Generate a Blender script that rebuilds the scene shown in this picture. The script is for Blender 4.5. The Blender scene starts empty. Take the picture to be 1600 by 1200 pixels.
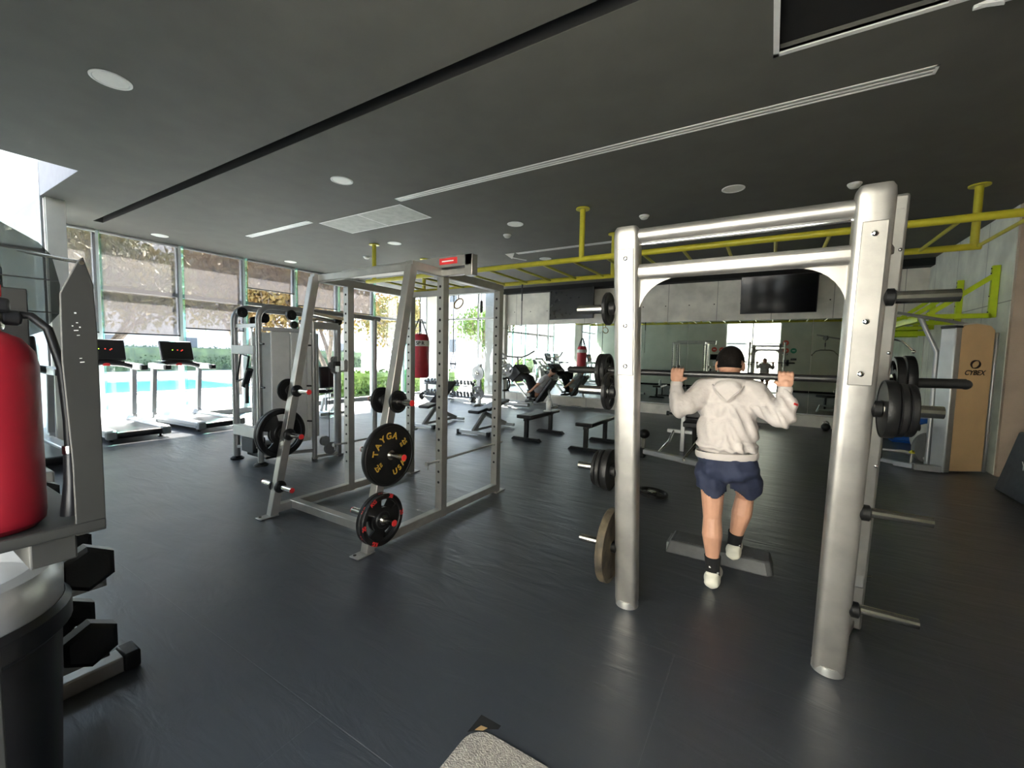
import bpy, bmesh, math, random
from mathutils import Vector, Matrix, Euler
random.seed(7)
C = bpy.context.scene
COL = C.collection
PI = math.pi

# ------------------------------------------------------------------ camera
CAM_ROT = Matrix(((0.852216, -0.054447, 0.520349),
                  (0.522748, 0.047757, -0.851149),
                  (0.021492, 0.997374, 0.069162)))
cd = bpy.data.cameras.new('camera'); cam = bpy.data.objects.new('camera', cd); COL.objects.link(cam)
cam.matrix_world = Matrix.Translation((0, 0, 1.55)) @ CAM_ROT.to_4x4()
cd.sensor_width = 36.0; cd.lens = 14.837; cd.clip_start = 0.05; cd.clip_end = 300
C.camera = cam

# ------------------------------------------------------------------ world, sun, exposure
W = bpy.data.worlds.new('world'); C.world = W; W.use_nodes = True
nt = W.node_tree; nt.nodes.clear()
wo = nt.nodes.new('ShaderNodeOutputWorld'); bg = nt.nodes.new('ShaderNodeBackground')
tc = nt.nodes.new('ShaderNodeTexCoord'); sx = nt.nodes.new('ShaderNodeSeparateXYZ'); cr = nt.nodes.new('ShaderNodeValToRGB')
nt.links.new(tc.outputs['Generated'], sx.inputs[0]); nt.links.new(sx.outputs['Z'], cr.inputs[0])
cr.color_ramp.elements[0].position = 0.0; cr.color_ramp.elements[0].color = (0.95, 0.97, 1.0, 1)
cr.color_ramp.elements[1].position = 0.7; cr.color_ramp.elements[1].color = (0.48, 0.68, 1.0, 1)
nt.links.new(cr.outputs[0], bg.inputs[0]); bg.inputs[1].default_value = 4.6
nt.links.new(bg.outputs[0], wo.inputs[0])
sd = bpy.data.lights.new('sun', 'SUN'); so = bpy.data.objects.new('sun', sd); COL.objects.link(so)
sd.energy = 42.0; sd.angle = math.radians(1.2); sd.color = (1.0, 0.95, 0.86)
so.rotation_euler = Vector((0.50, -0.42, -0.75)).to_track_quat('-Z', 'Y').to_euler()
so.location = (-20, 20, 12)
C.view_settings.view_transform = 'Standard'; C.view_settings.look = 'None'
C.view_settings.exposure = 0.88; C.view_settings.gamma = 1.0; C.view_settings.use_curve_mapping = False

# ------------------------------------------------------------------ materials
def mat(name, col, rough=0.5, metal=0.0, var=0.0, vscale=8.0, bump=0.0, bscale=60.0, spec=0.5, emit=None, estr=0.0, col2=None, dist=0.02):
    m = bpy.data.materials.new(name); m.use_nodes = True
    n = m.node_tree; b = n.nodes['Principled BSDF']
    b.inputs['Base Color'].default_value = (*col, 1); b.inputs['Roughness'].default_value = rough
    b.inputs['Metallic'].default_value = metal; b.inputs['Specular IOR Level'].default_value = spec
    t = n.nodes.new('ShaderNodeTexCoord')
    if var > 0 or col2:
        nz = n.nodes.new('ShaderNodeTexNoise'); nz.inputs['Scale'].default_value = vscale; nz.inputs['Detail'].default_value = 5
        n.links.new(t.outputs['Object'], nz.inputs['Vector'])
        r = n.nodes.new('ShaderNodeValToRGB'); n.links.new(nz.outputs['Fac'], r.inputs[0])
        a = tuple(max(0, c * (1 - var)) for c in col); c2 = col2 or tuple(min(1, c * (1 + var)) for c in col)
        r.color_ramp.elements[0].position = 0.35; r.color_ramp.elements[0].color = (*a, 1)
        r.color_ramp.elements[1].position = 0.65; r.color_ramp.elements[1].color = (*c2, 1)
        n.links.new(r.outputs[0], b.inputs['Base Color'])
    if bump > 0:
        nb = n.nodes.new('ShaderNodeTexNoise'); nb.inputs['Scale'].default_value = bscale; nb.inputs['Detail'].default_value = 4
        n.links.new(t.outputs['Object'], nb.inputs['Vector'])
        bp = n.nodes.new('ShaderNodeBump'); bp.inputs['Strength'].default_value = bump; bp.inputs['Distance'].default_value = dist
        n.links.new(nb.outputs['Fac'], bp.inputs['Height']); n.links.new(bp.outputs[0], b.inputs['Normal'])
    if emit:
        b.inputs['Emission Color'].default_value = (*emit, 1); b.inputs['Emission Strength'].default_value = estr
    return m

def trans_mat(name, tint, fac, base=None, rough=0.0):
    """see-through sheet: transparent mixed with a glossy or diffuse layer"""
    m = bpy.data.materials.new(name); m.use_nodes = True; n = m.node_tree; n.nodes.clear()
    o = n.nodes.new('ShaderNodeOutputMaterial'); mx = n.nodes.new('ShaderNodeMixShader'); tr = n.nodes.new('ShaderNodeBsdfTransparent')
    tr.inputs[0].default_value = (*tint, 1)
    if base:
        d = n.nodes.new('ShaderNodeBsdfDiffuse'); d.inputs[0].default_value = (*base, 1)
        t = n.nodes.new('ShaderNodeBsdfTranslucent'); t.inputs[0].default_value = (*base, 1)
        m2 = n.nodes.new('ShaderNodeMixShader'); m2.inputs[0].default_value = 0.5
        n.links.new(d.outputs[0], m2.inputs[1]); n.links.new(t.outputs[0], m2.inputs[2]); top = m2
    else:
        top = n.nodes.new('ShaderNodeBsdfGlossy'); top.inputs['Roughness'].default_value = rough
    mx.inputs[0].default_value = fac
    n.links.new(tr.outputs[0], mx.inputs[1]); n.links.new(top.outputs[0], mx.inputs[2]); n.links.new(mx.outputs[0], o.inputs[0])
    return m

def floor_mat():
    m = mat('rubber_floor', (0.031, 0.037, 0.046), 0.36, spec=1.0)
    m.node_tree.nodes['Principled BSDF'].inputs['Coat Weight'].default_value = 0.35; m.node_tree.nodes['Principled BSDF'].inputs['Coat Roughness'].default_value = 0.34
    n = m.node_tree; b = n.nodes['Principled BSDF']; t = n.nodes.new('ShaderNodeTexCoord')
    mp = n.nodes.new('ShaderNodeMapping'); mp.inputs['Scale'].default_value = (1.4, 5.0, 1); mp.inputs['Rotation'].default_value = (0, 0, 0.25)
    n.links.new(t.outputs['Object'], mp.inputs[0])
    nz = n.nodes.new('ShaderNodeTexNoise'); nz.inputs['Scale'].default_value = 1.6; nz.inputs['Detail'].default_value = 6; nz.inputs['Distortion'].default_value = 0.8
    n.links.new(mp.outputs[0], nz.inputs['Vector'])
    br = n.nodes.new('ShaderNodeTexBrick'); br.inputs['Scale'].default_value = 1.0; br.inputs['Mortar Size'].default_value = 0.003
    br.inputs['Brick Width'].default_value = 2.4; br.inputs['Row Height'].default_value = 1.22; br.inputs['Mortar Smooth'].default_value = 0.2
    br.inputs['Color1'].default_value = br.inputs['Color2'].default_value = (1, 1, 1, 1); br.inputs['Mortar'].default_value = (0, 0, 0, 1)
    mp2 = n.nodes.new('ShaderNodeMapping'); mp2.inputs['Location'].default_value = (0.35, 0.18, 0)
    n.links.new(t.outputs['Object'], mp2.inputs[0]); n.links.new(mp2.outputs[0], br.inputs['Vector'])
    b1 = n.nodes.new('ShaderNodeBump'); b1.inputs['Strength'].default_value = 0.35; b1.inputs['Distance'].default_value = 0.02
    n.links.new(nz.outputs['Fac'], b1.inputs['Height'])
    b2 = n.nodes.new('ShaderNodeBump'); b2.inputs['Strength'].default_value = 0.6; b2.inputs['Distance'].default_value = 0.004
    n.links.new(br.outputs['Color'], b2.inputs['Height']); n.links.new(b1.outputs[0], b2.inputs['Normal'])
    n.links.new(b2.outputs[0], b.inputs['Normal']); n.links.new(b2.outputs[0], b.inputs['Coat Normal'])
    n2 = n.nodes.new('ShaderNodeTexNoise'); n2.inputs['Scale'].default_value = 2.5; n2.inputs['Detail'].default_value = 8
    n.links.new(t.outputs['Object'], n2.inputs['Vector'])
    mr = n.nodes.new('ShaderNodeMapRange'); mr.inputs['To Min'].default_value = 0.33; mr.inputs['To Max'].default_value = 0.50
    n.links.new(n2.outputs['Fac'], mr.inputs[0]); n.links.new(mr.outputs[0], b.inputs['Roughness'])
    return m

def concrete_mat(name, col, pw=1.22, ph=2.44):
    m = mat(name, col, 0.75, var=0.16, vscale=2.2, bump=0.12, bscale=25)
    n = m.node_tree; b = n.nodes['Principled BSDF']; t = n.nodes.new('ShaderNodeTexCoord')
    sp = n.nodes.new('ShaderNodeSeparateXYZ'); n.links.new(t.outputs['Object'], sp.inputs[0])
    ad = n.nodes.new('ShaderNodeMath'); ad.operation = 'ADD'; n.links.new(sp.outputs[0], ad.inputs[0]); n.links.new(sp.outputs[1], ad.inputs[1])
    cb = n.nodes.new('ShaderNodeCombineXYZ'); n.links.new(ad.outputs[0], cb.inputs[0]); n.links.new(sp.outputs[2], cb.inputs[1])
    br = n.nodes.new('ShaderNodeTexBrick'); br.offset = 0; br.inputs['Scale'].default_value = 1
    br.inputs['Brick Width'].default_value = pw; br.inputs['Row Height'].default_value = ph; br.inputs['Mortar Size'].default_value = 0.008
    br.inputs['Color1'].default_value = (1, 1, 1, 1); br.inputs['Color2'].default_value = (0.93, 0.93, 0.93, 1); br.inputs['Mortar'].default_value = (0.45, 0.45, 0.45, 1)
    n.links.new(cb.outputs[0], br.inputs['Vector'])
    mx = n.nodes.new('ShaderNodeMix'); mx.data_type = 'RGBA'; mx.blend_type = 'MULTIPLY'; mx.inputs[0].default_value = 1
    src = b.inputs['Base Color'].links[0].from_socket
    n.links.new(src, mx.inputs[6]); n.links.new(br.outputs['Color'], mx.inputs[7]); n.links.new(mx.outputs[2], b.inputs['Base Color'])
    return m

def leaf_mat(name, a, c):
    m = mat(name, a, 0.6, var=0.25, vscale=1.3, col2=c)
    b = m.node_tree.nodes['Principled BSDF']
    b.inputs['Transmission Weight'].default_value = 0.0
    return m

M = dict(
    floor=floor_mat(),
    ceil=mat('painted_ceiling', (0.094, 0.093, 0.080), 0.8, var=0.06, vscale=3, bump=0.25, bscale=220, dist=0.003),
    dark=mat('black_recess', (0.006, 0.006, 0.006), 0.9, var=0.1),
    concrete=concrete_mat('board_concrete', (0.70, 0.67, 0.60)),
    concrete2=concrete_mat('greenish_concrete', (0.70, 0.72, 0.63)),
    plaster=mat('beige_plaster', (0.50, 0.40, 0.31), 0.8, var=0.08, vscale=3, bump=0.1),
    rearwall=mat('sage_painted_wall', (0.50, 0.52, 0.43), 0.8, var=0.05, vscale=2, bump=0.08),
    cream=mat('cream_render', (0.72, 0.70, 0.62), 0.75, var=0.05, vscale=3, bump=0.06),
    frame_white=mat('bright_white_frame', (0.88, 0.89, 0.90), 0.4, var=0.02),
    white=mat('white_paint', (0.75, 0.75, 0.73), 0.5, var=0.04),
    offwhite=mat('off_white_plastic', (0.66, 0.66, 0.62), 0.45, var=0.03),
    alu=mat('brushed_aluminium', (0.52, 0.53, 0.54), 0.35, 0.7, var=0.04),
    silver=mat('silver_powder_coat', (0.41, 0.40, 0.375), 0.38, 0.75, var=0.07, vscale=9, bump=0.03, bscale=90),
    silver2=mat('champagne_silver_coat', (0.41, 0.395, 0.37), 0.36, 0.78, var=0.12, vscale=7, bump=0.03, bscale=60),
    greyframe=mat('grey_metallic_frame', (0.36, 0.36, 0.35), 0.35, 0.5, var=0.06),
    steel=mat('polished_steel', (0.72, 0.69, 0.62), 0.18, 1.0, var=0.04),
    chrome=mat('chrome', (0.8, 0.8, 0.8), 0.08, 1.0, var=0.02),
    darksteel=mat('blackened_steel', (0.05, 0.05, 0.05), 0.30, 0.7, var=0.1),
    rubber=mat('black_rubber', (0.008, 0.008, 0.008), 0.40, spec=0.3, var=0.15, vscale=15, bump=0.06, bscale=120),
    worn=mat('worn_brown_rubber', (0.045, 0.036, 0.026), 0.7, var=0.35, vscale=10, bump=0.2, bscale=60, col2=(0.11, 0.085, 0.05)),
    plastic=mat('black_plastic', (0.011, 0.011, 0.012), 0.33, var=0.05),
    vinyl=mat('black_vinyl', (0.012, 0.012, 0.013), 0.36, var=0.1, bump=0.05, bscale=200),
    greyvinyl=mat('grey_vinyl', (0.20, 0.21, 0.21), 0.4, var=0.08),
    red=mat('extinguisher_red', (0.24, 0.005, 0.014), 0.45, var=0.05),
    bagred=mat('red_vinyl', (0.50, 0.03, 0.05), 0.35, var=0.1, bump=0.1, bscale=12),
    redmark=mat('red_lettering', (0.65, 0.03, 0.03), 0.5, var=0.05),
    yellowmark=mat('mustard_lettering', (0.42, 0.25, 0.03), 0.6, var=0.15, vscale=40),
    yellow=mat('mustard_yellow_paint', (0.52, 0.47, 0.03), 0.42, var=0.08, bump=0.03),
    lime=mat('lime_yellow_paint', (0.52, 0.66, 0.01), 0.42, var=0.06),
    hoodie=mat('cream_fleece', (0.56, 0.51, 0.485), 0.9, var=0.05, vscale=5, bump=0.5, bscale=9, dist=0.03),
    shorts=mat('navy_cloth', (0.020, 0.027, 0.060), 0.8, var=0.15, vscale=6, bump=0.5, bscale=12, dist=0.02),
    skin=mat('skin', (0.56, 0.30, 0.20), 0.5, var=0.07, vscale=9, bump=0.03),
    hair=mat('black_hair', (0.007, 0.005, 0.004), 0.8, spec=0.15, var=0.4, vscale=60, bump=0.5, bscale=160, dist=0.004),
    sock=mat('black_sock', (0.008, 0.008, 0.009), 0.95, var=0.1),
    shoe=mat('cream_shoe', (0.70, 0.68, 0.58), 0.6, var=0.06, bump=0.1),
    greyshirt=mat('grey_cotton', (0.60, 0.60, 0.64), 0.9, var=0.08, bump=0.4, bscale=14),
    trousers=mat('black_trousers', (0.012, 0.012, 0.013), 0.8, var=0.1, bump=0.3, bscale=14),
    tan=mat('tan_panel', (0.80, 0.56, 0.30), 0.45, var=0.05, vscale=2),
    brown=mat('dark_brown_print', (0.035, 0.015, 0.012), 0.5, var=0.05),
    blue=mat('blue_plastic', (0.01, 0.10, 0.42), 0.4, var=0.06),
    slate=mat('slate_vinyl', (0.045, 0.055, 0.065), 0.6, var=0.15, vscale=14),
    step=mat('grey_step_rubber', (0.085, 0.088, 0.090), 0.6, var=0.12, bump=0.15, bscale=90),
    sheet=mat('grey_sheet_metal', (0.030, 0.030, 0.027), 0.5, 0.2, var=0.08),
    carpet=mat('beige_carpet', (0.36, 0.33, 0.29), 0.95, var=0.2, vscale=60, bump=0.8, bscale=150),
    grille=mat('light_grey_grille', (0.42, 0.43, 0.40), 0.6, var=0.12, vscale=7),
    screen=mat('tv_screen', (0.004, 0.004, 0.005), 0.09, var=0.05, spec=0.35),
    mirror=mat('mirror_silver', (0.74, 0.80, 0.75), 0.01, 1.0),
    pale=mat('pale_render_facade', (0.40, 0.385, 0.36), 0.8, var=0.06, vscale=1),
    winglass=mat('dark_window_glass', (0.08, 0.09, 0.10), 0.1, var=0.05),
    pillarc=mat('weathered_pillar_concrete', (0.24, 0.25, 0.245), 0.8, var=0.15, vscale=2),
    fascia=mat('pale_lilac_fascia', (0.30, 0.29, 0.32), 0.7, var=0.04),
    paving=mat('pale_paving', (0.62, 0.60, 0.56), 0.8, var=0.1, vscale=0.8),
    pool=mat('pool_water', (0.02, 0.16, 0.40), 0.08, var=0.1, vscale=2, bump=0.2, bscale=5),
    grass=mat('lawn', (0.12, 0.22, 0.04), 0.9, var=0.2, vscale=4),
    bark=mat('bark', (0.20, 0.16, 0.13), 0.9, var=0.25, bump=0.4, bscale=30),
    leafy=leaf_mat('yellow_green_leaves', (0.13, 0.15, 0.03), (0.30, 0.22, 0.05)),
    leafo=leaf_mat('orange_leaves', (0.26, 0.13, 0.03), (0.28, 0.20, 0.06)),
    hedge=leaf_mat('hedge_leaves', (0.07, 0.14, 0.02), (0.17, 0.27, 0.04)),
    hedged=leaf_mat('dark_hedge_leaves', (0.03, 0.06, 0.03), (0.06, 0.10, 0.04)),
    glass=trans_mat('window_glass', (0.96, 0.98, 0.985), 0.07),
    fin=trans_mat('teal_glass_fin', (0.62, 0.90, 0.85), 0.15),
    frost=trans_mat('frosted_glass', (0.93, 0.97, 0.97), 0.40, base=(0.76, 0.80, 0.80)),
    blind=trans_mat('mesh_blind_fabric', (0.70, 0.68, 0.68), 0.34, base=(0.19, 0.18, 0.18)),
    smoke=trans_mat('smoked_plastic', (0.50, 0.52, 0.50), 0.38, base=(0.07, 0.075, 0.075)),
    screen2=mat('reflective_tv_screen', (0.05, 0.05, 0.05), 0.12, 0.5, var=0.05, spec=1.0),
    ledred=mat('red_readout', (0.3, 0.01, 0.01), 0.5, emit=(1, 0.05, 0.03), estr=2.0),
    ledgreen=mat('green_readout', (0.1, 0.3, 0.01), 0.5, emit=(0.5, 1, 0.05), estr=2.0),
    signgreen=mat('green_sign', (0.03, 0.25, 0.15), 0.5), signred=mat('red_sign', (0.5, 0.06, 0.03), 0.5),
    wood=mat('honey_wood', (0.42, 0.27, 0.12), 0.6, var=0.15, vscale=6),
)

# ------------------------------------------------------------------ mesh helpers
class MB:
    """collects shapes, then build() links them as ONE mesh object"""
    def __init__(s): s.bm = bmesh.new(); s.k = None
    def mark(s): s.k = len(s.bm.faces); return s
    def _xf(s, vs, m):
        for v in vs: v.co = m @ v.co
    def box(s, c, d, rot=None, taper=None):
        vs = bmesh.ops.create_cube(s.bm, size=1)['verts']
        for v in vs:
            if taper and v.co.z > 0: v.co.x *= taper[0]; v.co.y *= taper[1]
            v.co = Vector((v.co.x * d[0], v.co.y * d[1], v.co.z * d[2]))
        m = Matrix.Translation(c) @ (Euler(rot).to_matrix().to_4x4() if rot else Matrix())
        s._xf(vs, m); return s
    def b2(s, a, b): return s.box([(a[i] + b[i]) / 2 for i in range(3)], [abs(a[i] - b[i]) for i in range(3)])
    def beam(s, p, q, w, h=None, up=(0, 0, 1)):
        p = Vector(p); q = Vector(q); h = h or w; z = (q - p); L = z.length; z.normalize(); u = Vector(up)
        if abs(z.dot(u)) > 0.98: u = Vector((0, 1, 0))
        x = u.cross(z).normalized(); y = z.cross(x)
        m = Matrix((x, y, z)).transposed().to_4x4(); m.translation = (p + q) / 2
        vs = bmesh.ops.create_cube(s.bm, size=1)['verts']
        for v in vs: v.co = Vector((v.co.x * w, v.co.y * h, v.co.z * L))
        s._xf(vs, m); return s
    def tube(s, p, q, r, r2=None, n=20):
        p = Vector(p); q = Vector(q); d = q - p
        vs = bmesh.ops.create_cone(s.bm, cap_ends=True, segments=n, radius1=r, radius2=r if r2 is None else r2, depth=d.length)['verts']
        m = d.to_track_quat('Z', 'Y').to_matrix().to_4x4(); m.translation = (p + q) / 2
        s._xf(vs, m); return s
    def sph(s, c, r, sc=(1, 1, 1), rot=None, n=16):
        vs = bmesh.ops.create_uvsphere(s.bm, u_segments=n, v_segments=max(6, n * 2 // 3), radius=r)['verts']
        m = Matrix.Translation(c) @ (Euler(rot).to_matrix().to_4x4() if rot else Matrix()) @ Matrix.Diagonal((*sc, 1))
        s._xf(vs, m); return s
    def path(s, pts, r, n=12, closed=False, flat=None):
        """swept tube; r a number or list; flat=(a,b) gives an elliptical section"""
        pts = [Vector(p) for p in pts]; N = len(pts); rings = []; prev = None
        for i, p in enumerate(pts):
            a = pts[i - 1] if (i > 0 or closed) else p; b = pts[(i + 1) % N] if (i < N - 1 or closed) else p
            t = (b - a).normalized()
            if prev is None:
                u = Vector((0, 0, 1)) if abs(t.z) < 0.9 else Vector((0, 1, 0)); x = u.cross(t).normalized()
            else: x = (prev - t * prev.dot(t)).normalized()
            prev = x; y = t.cross(x); rr = r[i] if isinstance(r, (list, tuple)) else r
            fa, fb = flat or (1, 1)
            rings.append([s.bm.verts.new(p + x * math.cos(2 * PI * k / n) * rr * fa + y * math.sin(2 * PI * k / n) * rr * fb) for k in range(n)])
        for i in range(N if closed else N - 1):
            A = rings[i]; B = rings[(i + 1) % N]
            for k in range(n): s.bm.faces.new((A[k], A[(k + 1) % n], B[(k + 1) % n], B[k]))
        if not closed:
            s.bm.faces.new(rings[0][::-1]); s.bm.faces.new(rings[-1])
        return s
    def lathe(s, prof, c=(0, 0, 0), axis='Z', n=32):
        rings = []; c = Vector(c)
        for r, h in prof:
            if r < 1e-5: r = 1e-4
            ring = []
            for k in range(n):
                a = 2 * PI * k / n; x, y = r * math.cos(a), r * math.sin(a)
                v = {'Z': (x, y, h), 'X': (h, x, y), 'Y': (y, h, x)}[axis]
                ring.append(s.bm.verts.new(c + Vector(v)))
            rings.append(ring)
        for A, B in zip(rings, rings[1:]):
            for k in range(n): s.bm.faces.new((A[k], A[(k + 1) % n], B[(k + 1) % n], B[k]))
        s.bm.faces.new(rings[0][::-1]); s.bm.faces.new(rings[-1]); return s
    def prism(s, poly, origin, ux, uy, t):
        """polygon in plane (ux,uy), thickness vector t"""
        o = Vector(origin); ux = Vector(ux); uy = Vector(uy); t = Vector(t)
        A = [s.bm.verts.new(o + ux * a + uy * b) for a, b in poly]; B = [s.bm.verts.new(v.co + t) for v in A]
        n = len(A); s.bm.faces.new(A[::-1]); s.bm.faces.new(B)
        for i in range(n): s.bm.faces.new((A[i], A[(i + 1) % n], B[(i + 1) % n], B[i]))
        return s
    def text(s, txt, size, mtx, ext=0.001, align='CENTER', bold=False):
        cu = bpy.data.curves.new('t', 'FONT'); cu.body = txt; cu.size = size; cu.extrude = ext; cu.align_x = align; cu.align_y = 'CENTER'
        if bold: cu.offset = size * 0.025
        ob = bpy.data.objects.new('t', cu); COL.objects.link(ob); bpy.context.view_layer.update()
        me = bpy.data.meshes.new_from_object(ob.evaluated_get(bpy.context.evaluated_depsgraph_get()))
        me.transform(mtx); s.bm.from_mesh(me)
        bpy.data.objects.remove(ob); bpy.data.curves.remove(cu); bpy.data.meshes.remove(me); return s
    def build(s, name, m, parent=None, bevel=0.0, seg=2, angle=35, world=False, smooth=True, m2=None):
        if s.k is not None:
            for i, f in enumerate(s.bm.faces):
                if i >= s.k: f.material_index = 1
        bmesh.ops.recalc_face_normals(s.bm, faces=s.bm.faces)
        me = bpy.data.meshes.new(name); s.bm.to_mesh(me); s.bm.free()
        me.materials.append(M[m] if isinstance(m, str) else m)
        if m2: me.materials.append(M[m2])
        if world and parent:
            root = parent; mt = Matrix()
            while root is not None:
                mt = root.matrix_basis @ mt; root = root.parent
            me.transform(mt.inverted())
        if smooth:
            for p in me.polygons: p.use_smooth = True
            me.set_sharp_from_angle(angle=math.radians(angle))
        o = bpy.data.objects.new(name, me); COL.objects.link(o)
        if parent: o.parent = parent
        if bevel > 0:
            b = o.modifiers.new('bevel', 'BEVEL'); b.width = bevel; b.segments = seg; b.limit_method = 'ANGLE'; b.angle_limit = math.radians(40)
            b.harden_normals = False
        return o

def thing(name, label, cat, loc=(0, 0, 0), rotz=0.0, group=None):
    o = bpy.data.objects.new(name, None); COL.objects.link(o); o.empty_display_size = 0.1
    o.location = loc; o.rotation_euler = (0, 0, rotz); o['label'] = label; o['category'] = cat
    if group: o['group'] = group
    return o
def tag(o, label, cat, group=None, kind=None):
    o['label'] = label; o['category'] = cat
    if group: o['group'] = group
    if kind: o['kind'] = kind
    return o
def struct(o): o['kind'] = 'structure'; return o
def dup(src, loc=None, rot=None, label=None, group=None, scale=None, parent=None):
    c = src.copy(); COL.objects.link(c)
    if parent: c.parent = parent
    if loc is not None: c.location = loc
    if rot is not None: c.rotation_euler = rot
    if scale is not None: c.scale = scale
    if label: c['label'] = label
    if group: c['group'] = group
    for ch in src.children: dup(ch, parent=c)
    return c

def arc(c, r, a0, a1, n, plane='XZ'):
    out = []
    for i in range(n + 1):
        a = math.radians(a0 + (a1 - a0) * i / n); u, v = r * math.cos(a), r * math.sin(a)
        out.append({'XZ': (c[0] + u, c[1], c[2] + v), 'YZ': (c[0], c[1] + u, c[2] + v), 'XY': (c[0] + u, c[1] + v, c[2])}[plane])
    return out

def blob(name, prims, m, parent, voxel=0.01, smooth=3, world=True, sub=False):
    """one continuous surface grown over tapered capsules and ellipsoids"""
    mb = MB()
    for p in prims:
        if p[0] == 'c':
            _, a, b, r1, r2 = p; mb.tube(a, b, r1, r2, n=20); mb.sph(a, r1, n=20); mb.sph(b, r2, n=20)
        elif p[0] == 'e':
            mb.sph(p[1], 1.0, p[2], p[3] if len(p) > 3 else None, n=24)
        elif p[0] == 'chain':
            for (a, ra), (b, rb) in zip(p[1], p[1][1:]): mb.tube(a, b, ra, rb, n=16); mb.sph(a, ra, n=16); mb.sph(b, rb, n=16)
    me = bpy.data.meshes.new(name); mb.bm.to_mesh(me); mb.bm.free()
    o = bpy.data.objects.new(name, me); COL.objects.link(o)
    r = o.modifiers.new('r', 'REMESH'); r.mode = 'VOXEL'; r.voxel_size = voxel
    s = o.modifiers.new('s', 'SMOOTH'); s.iterations = smooth; s.factor = 0.5
    bpy.context.view_layer.update()
    nm = bpy.data.meshes.new_from_object(o.evaluated_get(bpy.context.evaluated_depsgraph_get()))
    o.modifiers.clear(); o.data = nm; bpy.data.meshes.remove(me); nm.name = name
    nm.materials.clear(); nm.materials.append(M[m])
    for p in nm.polygons: p.use_smooth = True
    if parent:
        if world: nm.transform(parent.matrix_basis.inverted())
        o.parent = parent
    return o

# ================================================================== THE ROOM
H = 3.72; XL = -10.96; XR = 2.75; XN = 3.45; YB = 12.26; YR = -0.40
def cells(x0, x1, y0, y1, holes, z0, z1):
    xs = sorted({x0, x1, *[h[0] for h in holes], *[h[1] for h in holes]}); ys = sorted({y0, y1, *[h[2] for h in holes], *[h[3] for h in holes]})
    xs = [x for x in xs if x0 <= x <= x1]; ys = [y for y in ys if y0 <= y <= y1]
    mb = MB()
    for a, b in zip(xs, xs[1:]):
        for c, d in zip(ys, ys[1:]):
            mx, my = (a + b) / 2, (c + d) / 2
            if any(h[0] < mx < h[1] and h[2] < my < h[3] for h in holes): continue
            mb.b2((a, c, z0), (b, d, z1))
    return mb
struct(MB().b2((XL - .3, YR - .1, -.15), (XN + .1, YB + .5, 0)).build('floor', 'floor', smooth=False))
slot = (-10.2, 3.45, 2.58, 2.71); hatch = (-.07, 1.25, 2.75, 3.63); void = (XL - .3, -7.49, YR - .1, 1.78)
struct(cells(XL - .2, XN, YR - .1, YB + .3, [slot, hatch, void], H, H + .18).build('ceiling', 'ceil', smooth=False))
struct(MB().b2((slot[0] - .01, slot[2] - .01, H + .004), (slot[1], slot[2] + .002, H + .17)).b2((slot[0] - .01, slot[3] - .002, H + .004), (slot[1], slot[3] + .01, H + .17)).b2((slot[0], slot[2] - .02, H + .14), (slot[1], slot[3] + .02, H + .3)).build('trim_1', 'dark', smooth=False))  # black liners stand in for the shade deep inside the ceiling slot
struct(MB().b2((XL - .2, YR - .1, 5.4), (-7.3, 1.9, 5.5)).build('trim_2', 'white', smooth=False))
struct(MB().b2((XL - .2, 1.775, H + .002), (-7.4, 1.86, 5.4)).b2((-7.495, YR - .1, H + .002), (-7.41, 1.775, 5.4)).build('trim_3', 'fascia', smooth=False))
# above the ceiling: closes the building
struct(MB().b2((-7.4, YR - .1, H + .32), (XN + .1, YB + .3, H + .42)).b2((XL - .2, 1.86, H + .32), (-7.4, YB + .3, H + .42)).build('trim_4', 'dark', smooth=False))
# back wall above and below the mirror
w = MB().b2((-7.78, YB, 0), (XR + .1, YB + .25, H + .2)); w.mark()
for k in range(17): w.tube((-7.45 + k * .61, YB + .005, 2.98), (-7.45 + k * .61, YB - .002, 2.98), .016, n=10)
struct(w.build('wall_back', 'concrete', smooth=False, m2='dark'))
struct(MB().b2((-7.74, YB - .22, 0), (2.75, YB, .27)).build('trim_5', 'concrete', bevel=.01))
struct(MB().b2((-8.0, YB - .3, 3.57), (2.75, YB - .001, H)).build('trim_6', 'dark', smooth=False))
struct(MB().b2((XR, 8.55, 0), (XR + .2, YB + .2, H + .2)).build('wall_right', 'concrete2', smooth=False))
struct(MB().b2((XN, YR - .1, 0), (XN + .2, 8.6, H + .2)).b2((XR + .01, 8.48, 0), (XN + .2, 8.62, H + .2)).build('wall_right_near', 'plaster', smooth=False))
# wall behind the photographer, with the entrance opening
OP = (-2.1, 0.37, 3.45)
struct(MB().b2((-9.2, YR - .15, 0), (OP[0], YR, H + .2)).b2((OP[1], YR - .15, 0), (XN, YR, H + .2)).b2((OP[0], YR - .15, OP[2]), (OP[1], YR, H + .2)).build('wall_rear', 'rearwall', smooth=False))
struct(MB().b2((-9.2, YR, 0), (OP[0], YR + .015, .1)).b2((OP[1], YR, 0), (XN, YR + .015, .1)).build('baseboard_rear', 'dark', smooth=False))
struct(MB().b2((OP[0], YR - .12, 0), (OP[0] + .05, YR - .04, OP[2])).b2((OP[1] - .05, YR - .12, 0), (OP[1], YR - .04, OP[2])).b2((OP[0], YR - .12, OP[2] - .05), (OP[1], YR - .04, OP[2]))
       .b2((-.9, YR - .12, 0), (-.84, YR - .04, OP[2])).b2((OP[0], YR - .12, 2.35), (OP[1], YR - .04, 2.4)).build('door_1', 'white', smooth=False))
struct(MB().b2((OP[0] - .6, YR - 2.4, H - .12), (OP[1] + .6, YR - .15, H + .1)).build('trim_13', 'cream', smooth=False))  # unseen canopy added to hold back sky light at the entrance opening
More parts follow.
